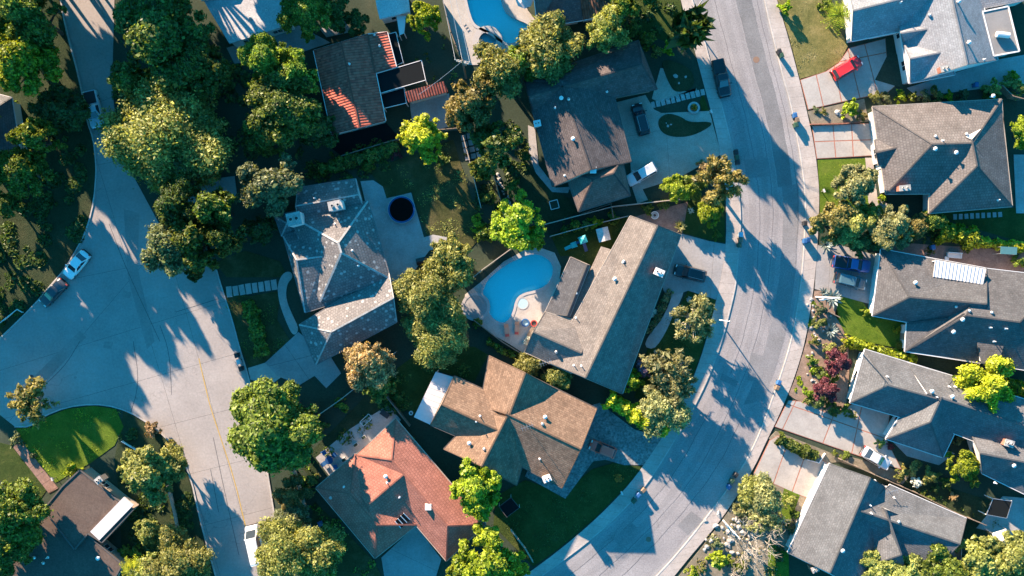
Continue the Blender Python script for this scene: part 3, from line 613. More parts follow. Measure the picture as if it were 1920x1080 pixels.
# bedding stones edging the yard beside the dark trees
def rock_me(seed, r=0.35):
    rr = random.Random(seed); bm = bmesh.new(); bmesh.ops.create_icosphere(bm, subdivisions=1, radius=r)
    for v in bm.verts: v.co *= rr.uniform(0.75, 1.2); v.co.z *= 0.6
    me = bpy.data.meshes.new('rock'); bm.to_mesh(me); bm.free(); me.materials.append(M['stone']); return me
ROCKS = [rock_me(i) for i in range(5)]
def rocks(spots, group, label):
    for i, (x, y, s) in enumerate(spots):
        o = link('rock', ROCKS[i % 5]); o.location = G(x, y, 0.1); o.scale = (s, s*rnd.uniform(0.7, 1.1), s); o.rotation_euler = (0, 0, rnd.uniform(0, 6))
        setp(o, label, 'rock', group)
rocks([(1267,143,1.3),(1285,144,0.7),(1273,156,0.6)], 'pale rocks in the dark front bed', 'pale rock lying in the dark front planting bed')
rocks([(1252,236,0.7),(1258,234,0.6),(1249,231,0.5)], 'pale rocks on the driveway island', 'small pale rock on the driveway planting island')
rr = random.Random(3)
rocks([(1365+rr.uniform(-45,45), 1000+rr.uniform(-40,45), rr.uniform(0.7,1.6)) for _ in range(42)], 'boulders of the dry rock garden', 'pale boulder in the dry rock garden by the bare trees')
rocks([(1535+rr.uniform(-22,30), 690+rr.uniform(-130,60), rr.uniform(0.4,0.95)) for _ in range(34)], 'rocks of the mulched garden', 'white rock in the mulched garden by the purple shrubs')
rocks([(928+i*2.2+rr.uniform(-4,4), 322+i*4.6, rr.uniform(0.6,1.1)) for i in range(22)], 'rocks edging the narrow side yard', 'pale rock edging the narrow yard beside the olive trees')
rocks([(1570,211,1.4),(1575,216,0.9)], 'rocks in the dry planting strip', 'white rock in the dry strip between brick-banded driveways')

# pools
def pool(name, label, px, depth, wmat, wz=-0.12, cop=0.35):
    P = GG(px); P2 = [(p.x, p.y) for p in P]
    a = sum(P2[i][0]*P2[(i+1) % len(P2)][1]-P2[(i+1) % len(P2)][0]*P2[i][1] for i in range(len(P2)))
    if a < 0: P2 = P2[::-1]
    t = thing_w(name, label, 'pool', (sum(p[0] for p in P2)/len(P2), sum(p[1] for p in P2)/len(P2), 0))
    n = len(P2); mb = MB()
    mb.add([(x, y, 0.02) for x, y in P2] + [(x, y, -depth) for x, y in P2], [(i, n+i, n+(i+1) % n, (i+1) % n) for i in range(n)] + [[n+i for i in range(n)]])
    mb.build('basin', wmat, t)
    mb = MB(); mb.add([(x, y, wz) for x, y in P2], [list(range(n))]); mb.build('water', M['water'], t)
    I = inset(P2, 0.06); O = inset(P2, -cop); mb = MB()
    for i in range(n):
        j = (i+1) % n; mb.add([(*O[i], 0.13), (*O[j], 0.13), (*I[j], 0.13), (*I[i], 0.13), (*I[i], -0.15), (*I[j], -0.15), (*O[i], 0), (*O[j], 0)], [(0,1,2,3), (3,2,5,4), (1,0,6,7)])
    mb.build('coping', M['coping'], t); return t
D1 = [(828,-20),(832,10),(845,55),(862,100),(872,122),(896,122),(905,110),(960,100),(1003,72),(1010,45),(990,20),(975,-20)]
dk = holed([(p.x, p.y) for p in GG(D1)], [gp1, gs1], 0.08, 'pool_deck', M['deck']); setp(dk, 'pale deck round the angular pool at the top edge', 'deck', None, 'structure')
D2P = [(868,585),(872,552),(900,530),(945,490),(985,468),(1012,464),(1040,474),(1052,500),(1048,530),(1035,575),(1022,590),(984,664),(955,645),(925,628),(895,605)]
dk = holed([(p.x, p.y) for p in GG(D2P)], [gp2], 0.08, 'pool_deck', M['deck']); setp(dk, 'pale deck round the kidney shaped pool', 'deck', None, 'structure')
pool('swimming_pool', 'angular turquoise swimming pool at the top edge of the picture', POOL1, 0.6, M['plaster'])
pool('swimming_pool', 'kidney shaped turquoise swimming pool beside the tan roofed house', POOL2, 0.6, M['plaster'])
pool('spa', 'small round bubbling spa beside the angular top pool', circ(SPA1), 0.7, M['spa_white'], -0.06, 0.9)
t = thing_w('spa', 'round grey covered spa at the west end of the kidney pool', 'spa', G(892,575))
p = G(892,575); MB().ring(p, 1.72, 2.15, 0.05, 0.30, 32).build('rim', M['coping'], t); MB().disc(p, 1.75, 0.05, 0.26, 32).build('cover', M['drive_grey'], t)
t = thing_w('pool_step', 'round white tiled step in the kidney pool', 'pool step', G(980,569)); p = G(980,569)
MB().disc(p, 0.80, -0.9, 0.10, 24).build('platform', M['spa_white'], t); MB().ring(p, 0.78, 0.92, -0.2, 0.12, 24).build('rim', M['coping'], t)
# ------------------------------------------------------------------ houses
CAM = Vector((0, 0, H))
def uvface(me):
    uvl = me.uv_layers.new(name='roof')
    for p in me.polygons:
        nrm = p.normal
        u = Vector((0, 0, 1)).cross(nrm)
        u = u.normalized() if u.length > 1e-3 else Vector((1, 0, 0)); v = nrm.cross(u)
        for li in p.loop_indices:
            co = me.vertices[me.loops[li].vertex_index].co; uvl.data[li].uv = (co.dot(u), co.dot(v))
class House:
    def __init__(s, name, label, at, roofmat, wallmat, fascia, cap=None):
        s.t = thing_w(name, label, 'house', G(*at)); s.rm, s.wm, s.fm = M[roofmat], M[wallmat], M[fascia]
        s.cap = M[cap] if cap else s.rm; s.tris = []; s.polys = []; s.walls = []
    def _tri(s, *f): s.tris += [(f[0], f[i], f[i+1]) for i in range(1, len(f)-1)]
    def wing(s, c, ends='hh', eave=2.9, pitch=0.36, rise=None, ridge=None, mat=None, over=0.45, wall=True, capw=0.22):
        """c: four eave corners in photo pixels, the first two are one end, the last two the other; ridge: its two ends in pixels"""
        E = GG(c, eave); m = mat and M[mat] or s.rm
        hw = min((E[0]-E[1]).length, (E[2]-E[3]).length)/2
        rise = rise*1.08 if rise is not None else pitch*hw
        z = eave + rise
        if ridge: rA, rB = G(*ridge[0], z), G(*ridge[1], z)
        else:
            mA, mB = (E[0]+E[1])/2, (E[2]+E[3])/2; d = (mB-mA).normalized(); L = (mB-mA).length
            rA = mA + (d*min(hw, L*0.49) if ends[0] == 'h' else Vector()); rB = mB - (d*min(hw, L*0.49) if ends[1] == 'h' else Vector())
            rA = Vector((rA.x, rA.y, z)); rB = Vector((rB.x, rB.y, z))
        area = sum(E[i].x*E[(i+1) % 4].y-E[(i+1) % 4].x*E[i].y for i in range(4))
        if area < 0: E = [E[1], E[0], E[3], E[2]]
        # counter-clockwise now: E0,E1 end A; E2,E3 end B
        th = 0.22; V = [*E, rA, rB] + [e - Vector((0, 0, th)) for e in E]
        fs = [(1,2,5,4), (3,0,4,5), (0,1,4), (2,3,5), (9,8,7,6), (0,6,7,1), (1,7,8,2), (2,8,9,3), (3,9,6,0)]
        mi = [0, 0, 1 if ends[0] == 'g' else 0, 1 if ends[1] == 'g' else 0, 2, 2, 2, 2, 2]
        mb = MB(); mb.v = [tuple(v) for v in V]; mb.f = [list(f) for f in fs]; mb.m = mi
        me = mb.mesh('roof', [m, s.wm, s.fm]); uvface(me); roof = link('roof', me, s.t)
        for f in fs[:4]: s._tri(*[V[i] for i in f])
        fb = MB()
        for i in range(4):
            a, b = E[i], E[(i+1) % 4]
            d = (b-a).normalized(); o = Vector((d.y, -d.x, 0))*0.05
            fb.bar(a+o+Vector((0,0,0.025)), b+o+Vector((0,0,0.025)), 0.09, 0.2)
        fb.build('gutter', s.fm, roof)
        cb = MB(); up = Vector((0, 0, 0.05))
        cb.bar(rA+up, rB+up, capw, 0.09)
        if ends[0] == 'h':
            for e in (E[0], E[1]): cb.bar(e+up, rA+up, capw, 0.09)
        else:
            for e in (E[0], E[1]): cb.bar(e+up, rA+up, 0.12, 0.16)
        if ends[1] == 'h':
            for e in (E[2], E[3]): cb.bar(e+up, rB+up, capw, 0.09)
        else:
            for e in (E[2], E[3]): cb.bar(e+up, rB+up, 0.12, 0.16)
        cb.build('ridge_cap', s.cap, roof)
        if wall:
            W = inset([(e.x, e.y) for e in E], over); MB().prism(W, 0, eave-0.1).build('wall', s.wm, s.t); s.polys.append(W); s.walls.append((W, eave))
        s.last = roof; return s
    def flat(s, px, z, mat, par=0.0, over=0.15, wall=True, slope=None, name='roof'):
        P = [G(x, y, z + (slope[i] if slope else 0)) for i, (x, y) in enumerate(px)]
        a = sum(P[i].x*P[(i+1) % len(P)].y-P[(i+1) % len(P)].x*P[i].y for i in range(len(P)))
        if a < 0: P = P[::-1]
        n = len(P); th = Vector((0, 0, 0.2)); mb = MB()
        mb.add(P + [p-th for p in P], [list(range(n))] + [(i, n+i, n+(i+1) % n, (i+1) % n) for i in range(n)] + [[2*n-1-i for i in range(n)]])
        me = mb.mesh(name, [M[mat]]); uvface(me); r = link(name, me, s.t)
        s._tri(*P)
        if par:
            e = MB()
            for i in range(n): e.bar(P[i]+Vector((0,0,par)), P[(i+1) % n]+Vector((0,0,par)), 0.2, par+0.15)
            e.build('parapet', s.fm, r)
        if wall:
            W = inset([(p.x, p.y) for p in P], over+0.1); MB().prism(W, 0, z-0.12).build('wall', s.wm, s.t); s.polys.append(W); s.walls.append((W, z))
        s.last = r; return s
    def apron(s, ref, px, lift=0.04):
        """a lower stretch of the slope that is seen at pixel ref, in the same plane, with the given outline"""
        r = s.hit(*ref); pl = None
        for a, b, c in s.tris:
            n = (b-a).cross(c-a)
            if n.length > 1e-6 and abs(n.normalized().dot(r-a)) < 1e-3 and (pl is None or n.length > pl[1].length): pl = (a, n)
        a, n = pl; P = []
        for x, y in px:
            d = (G(x, y) - CAM).normalized(); P.append(CAM + d*(n.dot(a-CAM)/n.dot(d)) + Vector((0, 0, lift)))
        if sum(P[i].x*P[(i+1) % len(P)].y-P[(i+1) % len(P)].x*P[i].y for i in range(len(P))) < 0: P = P[::-1]
        k = len(P); th = Vector((0, 0, .2)); mb = MB()
        mb.add(P + [p-th for p in P], [list(range(k))] + [(i, k+i, k+(i+1) % k, (i+1) % k) for i in range(k)] + [[2*k-1-i for i in range(k)]])
        me = mb.mesh('roof', [s.rm]); uvface(me); link('roof', me, s.t); s._tri(*P)
        W = inset([(p.x, p.y) for p in P], .5); MB().prism(W, 0, min(p.z for p in P)-.15).build('wall', s.wm, s.t); s.polys.append(W); s.walls.append((W, 2.8)); return s
    def hit(s, px, py):
        g = G(px, py); d = (g - CAM).normalized(); best = None
        for a, b, c in s.tris:
            n = (b-a).cross(c-a)
            if abs(n.dot(d)) < 1e-6: continue
            t = n.dot(a-CAM)/n.dot(d); p = CAM + d*t
            if all(n.dot((e1-e0).cross(p-e0)) >= -1e-4 for e0, e1 in ((a,b),(b,c),(c,a))) and (best is None or p.z > best.z): best = p
        return best or G(px, py, 3.2)
    def vents(s, spots):
        for x, y, k in spots:
            p = s.hit(x, y); mb = MB()
            if k == 'p': mb.tube([p-Vector((0,0,.2)), p+Vector((0,0,.6))], [0.07, 0.07], 8).tube([p+Vector((0,0,.02)), p+Vector((0,0,.06))], [0.2, 0.12], 8); mb.build('vent_pipe', M['white'], s.last)
            elif k == 'w': mb.tube([p-Vector((0,0,.2)), p+Vector((0,0,.3)), p+Vector((0,0,.5)), p+Vector((0,0,.62))], [0.15, 0.15, 0.32, 0.05], 10); mb.build('vent_cowl', M['white'], s.last)
            elif k == 'd': mb.tube([p-Vector((0,0,.2)), p+Vector((0,0,.22)), p+Vector((0,0,.36))], [0.24, 0.24, 0.1], 10); mb.build('roof_vent', M['steel'], s.last)
            elif k == 'a':
                mb.tube([p-Vector((0,0,.2)), p+Vector((0,0,1.6))], [0.03, 0.03], 6); u = p+Vector((0,0,1.5))
                mb.bar(u-Vector((.9,.3,0)), u+Vector((.9,.3,0)), .04, .04)
                for q in (-.8,-.4,0,.4,.8): mb.bar(u+Vector((.9*q+.15,.3*q-.4,0)), u+Vector((.9*q-.15,.3*q+.4,0)), .03, .03)
                mb.build('aerial', M['steel'], s.last)
            elif k == 's': mb.box(p.x-.45, p.x+.45, p.y-.45, p.y+.45, p.z-.3, p.z+.25); mb.build('skylight', M['white'], s.last)
        return s
    def chimney(s, x, y, w=1.0, l=0.7, h=1.1, rot=0.0, mat='brick', top='stone', pot='iron'):
        p = s.hit(x, y);
        c, sn = math.cos(rot), math.sin(rot)
        def R(a, b): return (p.x + a*c - b*sn, p.y + a*sn + b*c)
        def rect(a, b): return [R(-a,-b), R(a,-b), R(a,b), R(-a,b)]
        MB().prism(rect(w/2, l/2), p.z-1.0, p.z+h).build('chimney', M[mat], s.last)
        e = MB().prism(rect(w/2+.07, l/2+.07), p.z+h, p.z+h+.10, 0, True)
        for k in (-1, 1):
            q = R(k*w*.22, 0); e.ring(q, min(w, l)*.14, min(w, l)*.2, p.z+h+.1, p.z+h+.34, 12)
        e.build('chimney_cap', M[top], s.last)
        q = MB()
        for k in (-1, 1): q.disc(R(k*w*.22, 0), min(w, l)*.135, p.z+h+.1, p.z+h+.2, 12)
        q.build('flue', M[pot], s.last); return s
    def openings(s, garage=None, door=None):
        """windows along the outer walls; garage/door: photo pixel near the wall that carries it"""
        gp = G(*garage) if garage else None; dp = G(*door) if door else None; used = set()
        segs = []
        for wi, (W, ev) in enumerate(s.walls):
            for i in range(len(W)): segs.append((wi, W[i], W[(i+1) % len(W)], ev))
        def near(p):
            return min(range(len(segs)), key=lambda k: (((segs[k][1]+segs[k][2])/2) - Vector((p.x, p.y))).length) if p else None
        gi, di = near(gp), near(dp)
        for k, (wi, a, b, ev) in enumerate(segs):
            L = (b-a).length; d = (b-a)/max(L, 1e-6); n = Vector((d.y, -d.x))
            def panel(name, mid, w, z0, z1, mat, off, par, fr=None):
                A = mid - d*w/2; B = mid + d*w/2
                q = [A+n*0.0, B+n*0.0, B+n*off, A+n*off]
                return MB().prism(q, z0, z1, 0, True).build(name, mat, par)
            if k == gi and L > 3.5:
                w = min(5.2, L-0.8); o = panel('garage_door', (a+b)/2, w, 0.02, 2.25, M['white'], 0.06, s.t)
                for r in range(4): panel('door_panel', (a+b)/2, w-0.1, 0.06+r*.55, 0.53+r*.55, M['white'], 0.085, o)
                continue
            if k == di and L > 1.6:
                o = panel('door', (a+b)/2, 0.95, 0.02, 2.1, M['wood'], 0.06, s.t); panel('handle', (a+b)/2+d*.36, 0.06, .95, 1.05, M['steel'], 0.12, o); continue
            if L < 2.6: continue
            m = max(1, int(L/4.2))
            for j in range(m):
                mid = a.lerp(b, (j+.5)/m); tst = mid + n*0.3
                if any(inside(tst, P) for q, P in enumerate(s.polys) if q != wi): continue
                o = panel('window', mid, 1.5, 0.95, 2.15, M['white'], 0.05, s.t)
                for h in (-1, 1): panel('pane', mid + d*h*.36, .62, 1.03, 2.07, M['glass'], 0.065, o)
        return s

# chalky pale roof at the top left
h = House('house', 'large pale chalky roofed house at the top edge beside the big dark oak', (470,20), 'r_chalk', 'stucco_w', 'white')
h.flat([(380,-2),(430,82),(546,45),(535,-20),(530,-60),(370,-60)], 3.3, 'r_chalk').flat([(360,-60),(378,2),(440,-8),(470,-60)], 3.7, 'r_chalk').vents([(470,35,'d'),(500,20,'p')]).openings()
h = House('house', 'small pale flat roof at the top edge left of the bright green tree', (738,0), 'r_chalk', 'stucco_w', 'white')
h.flat([(706,12),(712,36),(769,22),(764,-20),(700,-30)], 3.2, 'r_chalk').openings()
# red barrel tile house
h = House('house', 'red barrel tile house in deep shade above the bright yellow tree', (670,160), 'r_red', 'stucco', 'white', 'r_red')
h.wing([(622,252),(723,226),(690,64),(588,95)], 'gg', 3.5, rise=1.35, ridge=((673,239),(640,79)))
h.wing([(690,64),(726,60),(743,125),(700,138)], 'gg', 3.35, rise=0.25, ridge=((690,66),(703,136)), wall=False)
h.vents([(702,65,'d'),(655,120,'p'),(712,86,'p')]).openings(door=(680,256))
t = h.t
h2 = House('lean_to', 'small red tile lean-to over the pale patio beside the utility pole', (800,172), 'r_red', 'stucco', 'white'); h2.t['category'] = 'lean-to'
h2.flat([(759,172),(832,152),(840,172),(766,192)], 2.7, 'r_red', slope=[0.35,0.35,0,0], wall=True)
def pergola(name, label, px, z, cat='pergola', fm='white'):
    t = thing_w(name, label, cat, G(*px[0])); P = GG(px, z); fr = MB(); n = len(P)
    for i in range(n): fr.bar(P[i], P[(i+1) % n], 0.08, 0.14)
    fr.build('frame', M[fm], t)
    MB().add([p-Vector((0,0,.05)) for p in P] + [p-Vector((0,0,.09)) for p in P], [list(range(n)), list(range(2*n-1, n-1, -1))]).build('screen', M['screen'], t)
    for p in P: MB().box(p.x-.06, p.x+.06, p.y-.06, p.y+.06, 0, z-.14).build('post', M['white'], t)
pergola('pergola', 'dark screened patio cover beside the red tile roof', [(706,138),(790,113),(798,150),(712,175)], 3.2)
pergola('pergola', 'smaller dark screen below the patio cover of the red tile house', [(713,177),(757,164),(762,193),(720,203)], 2.5)
pergola('pergola', 'narrow dark screen along the upper right of the red tile roof', [(728,64),(742,60),(756,117),(744,122)], 2.5)
t = thing_w('patio_cover', 'small white patio cover left of the bright green tree', 'patio cover', G(752,46)); P = GG([(743,28),(761,30),(758,62),(749,66)], 2.6)
MB().add(P + [p-Vector((0,0,.1)) for p in P], [(0,3,2,1),(0,1,5,4),(1,2,6,5),(2,3,7,6),(3,0,4,7),(4,5,6,7)]).build('cover', M['metal_white'], t)
for p in P: MB().box(p.x-.05, p.x+.05, p.y-.05, p.y+.05, 0, 2.5).build('post', M['white'], t)
# dark house at the top centre
h = House('house', 'dark roofed house at the top edge beside the angular pool', (1060,10), 'r_taupe', 'stucco', 'white')
h.wing([(1000,-20),(1008,52),(1092,38),(1075,-70)], 'hg', 2.8, rise=1.5)
h.wing([(1083,-40),(1091,38),(1140,29),(1130,-50)], 'gg', 2.7, rise=0.5, mat='r_redbrown').openings()
# dark L shaped house
h = House('house', 'dark roofed L shaped house beside the tan aggregate driveway', (1090,230), 'r_dark', 'stucco_b', 'fascia_d')
h.wing([(983,150),(1002,212),(1232,167),(1197,76)], 'gh', 3.5, rise=2.0, ridge=((992,180),(1203,120)))
h.wing([(983,150),(1150,172),(1183,303),(1036,350)], 'gg', 3.5, rise=2.0, ridge=((1050,150),(1108,318)))
h.wing([(1058,320),(1085,397),(1182,367),(1166,294)], 'hh', 3.4, rise=1.5, ridge=((1112,336),(1150,325)), mat='r_umber')
h.chimney(1007,234, .9, .8, 1.0, 0.2, 'stucco_b', 'white').vents([(1052,185,'w'),(1066,186,'d'),(1138,172,'p'),(1074,261,'w'),(1041,202,'p'),(1112,319,'s'),(1059,329,'p')]).openings(garage=(1186,335), door=(1160,200))
# spotted slate house
h = House('house', 'spotted grey slate house with two white chimneys beside the trampoline', (635,470), 'r_slate', 'stucco_w', 'slate_trim', 'stone')
h.wing([(545,405),(690,377),(732,523),(600,566)], 'hh', 4.0, rise=3.0, ridge=((634,455),(640,474)), capw=0.28)
h.wing([(558,352),(562,425),(686,400),(667,335)], 'gg', 3.3, rise=1.6)
h.wing([(531,443),(572,586),(655,560),(600,420)], 'hh', 3.4, rise=1.9, ridge=((556,487),(606,481)))
h.wing([(515,405),(528,443),(590,430),(575,390)], 'hg', 3.0, rise=0.8)
h.wing([(561,609),(592,684),(744,604),(728,505)], 'hg', 3.7, rise=1.9, ridge=((621,622),(738,558)))
h.chimney(559,413, 1.9, 1.7, 2.4, 0.2, 'white', 'stone').chimney(635,388, 1.9, 1.2, 2.4, 0.2, 'white', 'stone')
h.vents([(590,372,'p'),(660,470,'p'),(672,498,'p'),(628,420,'p')]).openings(garage=(580,645), door=(560,560))
# long tan house by the pool
h = House('house', 'long tan roofed house between the kidney pool and the grey driveway', (1150,560), 'r_pool', 'stucco', 'wood_pale')
h.wing([(1182,405),(1277,440),(1167,738),(1030,680)], 'gg', 3.65, rise=2.0, ridge=((1233,423),(1098,708)))
h.apron((1150,540), [(1127,462),(1160,472),(1100,640),(1030,610),(1066,592)])
h.wing([(1022,585),(984,660),(1072,700),(1110,610)], 'gg', 3.5, rise=1.5, ridge=((1000,622),(1090,662)))
h.wing([(1070,482),(1106,498),(1068,594),(1022,586)], 'gg', 3.2, rise=0.5, ridge=((1100,496),(1062,592)), mat='r_taupe')
h.chimney(1233,511, 1.3, .9, 1.3, -0.4, 'brick', 'white').vents([(1080,596,'p'),(1081,550,'p'),(1152,523,'w'),(1170,490,'d'),(1043,660,'d'),(1076,685,'p'),(1090,686,'p'),(1022,678,'a'),(1168,492,'p')]).openings(garage=(1262,475), door=(1225,610))
# brown pinwheel house
h = House('house', 'brown shingled house with four crossing gables beside the pebbled driveway', (955,790), 'r_brown', 'stucco_b', 'fascia_d')
h.wing([(917,667),(1047,732),(1010,830),(900,760)], 'gh', 3.8, rise=2.1, ridge=((985,699),(955,777)))
h.wing([(1119,766),(1054,915),(930,850),(985,700)], 'gg', 3.8, rise=2.1, ridge=((1089,842),(950,775)))
h.wing([(832,842),(969,910),(1000,800),(900,770)], 'gg', 3.8, rise=2.1, ridge=((903,874),(950,782)))
h.wing([(852,705),(807,797),(930,850),(950,750)], 'gg', 3.8, rise=1.9, ridge=((828,758),(945,812)))
h.vents([(1022,781,'w'),(988,797,'a'),(1017,795,'d'),(880,830,'w'),(908,842,'d'),(1012,860,'p'),(900,780,'p'),(893,790,'p')]).chimney(1025,895, 1.1, .8, .9, .4, 'stone', 'white').openings(garage=(1105,800), door=(930,890))
t = thing_w('patio_cover', 'white metal patio roof on the west gable of the brown house', 'patio cover', G(812,750)); P = GG([(817,697),(850,707),(808,797),(776,782)], 2.7)
MB().add(P + [p-Vector((0,0,.1)) for p in P], [(0,3,2,1),(0,1,5,4),(1,2,6,5),(2,3,7,6),(3,0,4,7),(4,5,6,7)]).build('cover', M['metal_white'], t)
for k in range(1, 9):
    a, b = P[0].lerp(P[3], k/9), P[1].lerp(P[2], k/9); MB().bar(a+Vector((0,0,.03)), b+Vector((0,0,.03)), .05, .04).build('metal_seam', M['metal_white'], t)
for p in (P[0], P[3], (P[0]+P[3])/2): MB().box(p.x-.06+.2, p.x+.06+.2, p.y-.06, p.y+.06, 0, 2.6).build('post', M['white'], t)
# terracotta house
h = House('house', 'terracotta tiled hip roofed house with a dark skylight panel', (750,920), 'r_terra', 'stucco', 'wood_pale', 'r_terra')
h.wing([(742,785),(668,853),(837,1052),(911,983)], 'hh', 2.9, rise=1.75)
h.wing([(592,915),(666,851),(782,984),(703,1047)], 'hh', 2.9, rise=1.70)
h.wing([(640,876),(725,1025),(800,965),(715,812)], 'gg', 2.9, rise=1.72, ridge=((688,948),(756,890)))
h.vents([(724,892,'w'),(726,905,'p'),(620,933,'d'),(803,950,'s'),(749,932,'p'),(645,913,'p')])
p = h.hit(755,975); q = MB(); A = [h.hit(741,977), h.hit(757,962), h.hit(769,974), h.hit(752,990)]; up = Vector((0,0,.12))
sp = MB().add([a+up for a in A] + [a-up for a in A], [(0,3,2,1),(0,1,5,4),(1,2,6,5),(2,3,7,6),(3,0,4,7)]).build('skylight_panel', M['screen'], h.last)
for k in range(4):
    a, b = A[0].lerp(A[1], k/3)+up*1.3, A[3].lerp(A[2], k/3)+up*1.3; MB().bar(a, b, .1, .08).build('panel_frame', M['white'], h.last)
h.openings(garage=(800,1010), door=(650,990))
# flat brown house bottom left
h = House('house', 'flat brown gravel roofed house with a long white skylight in the corner garden', (150,960), 'r_flatbrown', 'stucco_b', 'fascia_d')
h.flat([(117,912),(150,881),(222,938),(250,955),(192,1017),(165,1000),(140,1030),(82,955)], 3.3, 'r_flatbrown', 0.12).flat([(48,985),(80,957),(150,1020),(165,1003),(230,1058),(200,1110),(20,1110),(20,1050)], 2.9, 'r_flatbrown', 0.12)
P = GG([(232,932),(250,947),(186,1013),(169,997)], 3.55); h.last = [c for c in h.t.children if c.name.startswith('roof')][0]
MB().add(P + [p-Vector((0,0,.35)) for p in P], [(0,3,2,1),(0,1,5,4),(1,2,6,5),(2,3,7,6),(3,0,4,7)]).build('skylight', M['metal_white'], h.last)
h.chimney(190,898, .9, .8, .8, .7, 'stucco_b', 'stone').vents([(65,1045,'d'),(82,1055,'d'),(186,1045,'w'),(90,1045,'p')]).openings(door=(105,935))
# left edge house
h = House('house', 'grey tiled roof cut by the left edge of the picture', (0,235), 'r_grey', 'stucco_w', 'white')
h.wing([(-70,160),(22,183),(40,298),(-60,292)], 'hg', 2.9, rise=1.8, ridge=((-5,200),(-10,294))).openings()
# pale house top right
h = House('house', 'pale shingled house with twin front gables behind the red car', (1780,60), 'r_white', 'stucco_w', 'white')
h.wing([(1587,-40),(1597,77),(1760,45),(1740,-80)], 'gg', 3.0, rise=2.2, ridge=((1600,20),(1760,-20)))
h.wing([(1705,156),(1871,112),(1825,-60),(1670,-40)], 'gg', 3.1, rise=2.7, ridge=((1814,121),(1772,-60)))
h.wing([(1693,79),(1707,156),(1790,140),(1790,60)], 'gg', 3.1, rise=1.6, ridge=((1707,110),(1775,96)))
h.wing([(1685,46),(1697,82),(1770,70),(1770,20)], 'gg', 3.1, rise=1.2, ridge=((1690,62),(1755,52)))
h.flat([(1842,22),(1890,12),(1911,96),(1863,105)], 3.4, 'r_flatgrey', 0.1)
h.flat([(1822,-20),(1843,17),(1930,0),(1930,-40)], 3.1, 'r_white', 0, slope=[0.5,0,0,.5])
h.chimney(1767,131, 1.3, .8, .9, .25, 'brick', 'stone').vents([(1743,29,'d'),(1814,81,'w'),(1795,4,'w'),(1844,112,'p'),(1688,5,'p')])
p = h.hit(1877,67); MB().tube([p+Vector((-.9,.1,.45)), p+Vector((.9,-.1,.45))], [.42,.42], 12).box(p.x-.7, p.x-.5, p.y-.3, p.y+.3, p.z-.05, p.z+.2).box(p.x+.5, p.x+.7, p.y-.3, p.y+.3, p.z-.05, p.z+.2).build('rooftop_tank', M['white'], h.last)
h.openings(garage=(1640,75), door=(1690,70))
# warm grey house
h = House('house', 'warm grey tiled hip roof house beside the short brick-banded driveway', (1760,290), 'r_warm', 'stucco_w', 'wood_pale')
h.wing([(1636,200),(1661,364),(1890,362),(1878,186)], 'hh', 2.9, rise=2.5, ridge=((1748,270),(1823,268)))
h.wing([(1742,400),(1898,387),(1878,200),(1745,230)], 'hg', 2.9, rise=2.55, ridge=((1832,311),(1822,262)))
h.wing([(1640,262),(1648,310),(1745,300),(1735,250)], 'gg', 2.9, rise=0.8, ridge=((1643,286),(1720,268)))
h.chimney(1690,354, 1.5, .7, 1.1, .1, 'brick', 'stone').vents([(1751,280,'w'),(1790,287,'w'),(1871,375,'p'),(1754,256,'d'),(1812,252,'d'),(1767,264,'p'),(1859,181,'w')]).openings(garage=(1640,265), door=(1650,345))
# dark grey house
h = House('house', 'dark grey hip roof house with a white patio roof behind the bright lawn', (1790,570), 'r_taupe', 'stucco_w', 'white')
h.wing([(1652,467),(1636,592),(1850,632),(1850,503)], 'hg', 2.9, rise=2.2, ridge=((1705,557),(1850,570)))
h.wing([(1697,659),(1872,686),(1880,560),(1700,606)], 'hh', 2.9, rise=2.1, ridge=((1806,589),(1850,592)))
h.wing([(1847,503),(1700,658),(1960,700),(1990,520)], 'hh', 2.9, rise=2.35, ridge=((1812,591),(1912,604)))
h.flat([(1828,623),(1886,631),(1873,684),(1841,681)], 4.05, 'r_taupe', 0)
h.vents([(1792,575,'d'),(1817,583,'d'),(1859,586,'d'),(1802,599,'w'),(1785,622,'w'),(1856,614,'p'),(1885,616,'p'),(1714,530,'w'),(1863,640,'p')]).openings(garage=(1640,530), door=(1680,610))
t = thing_w('patio_cover', 'white ribbed patio roof above the dark grey house', 'patio cover', G(1795,510)); P = GG([(1754,487),(1848,504),(1842,533),(1750,519)], 4.0)
MB().add(P + [p-Vector((0,0,.1)) for p in P], [(0,3,2,1),(0,1,5,4),(1,2,6,5),(2,3,7,6),(3,0,4,7),(4,5,6,7)]).build('cover', M['white'], t)
for k in range(0, 15):
    a, b = P[0].lerp(P[1], k/14)+Vector((0,0,.06)), P[3].lerp(P[2], k/14)+Vector((0,0,.06)); MB().bar(a, b, .14, .07).build('metal_rib', M['metal_white'], t)
for p in P[:2]: MB().box(p.x-.06, p.x+.06, p.y-.25, p.y-.13, 0, 3.9).build('post', M['white'], t)
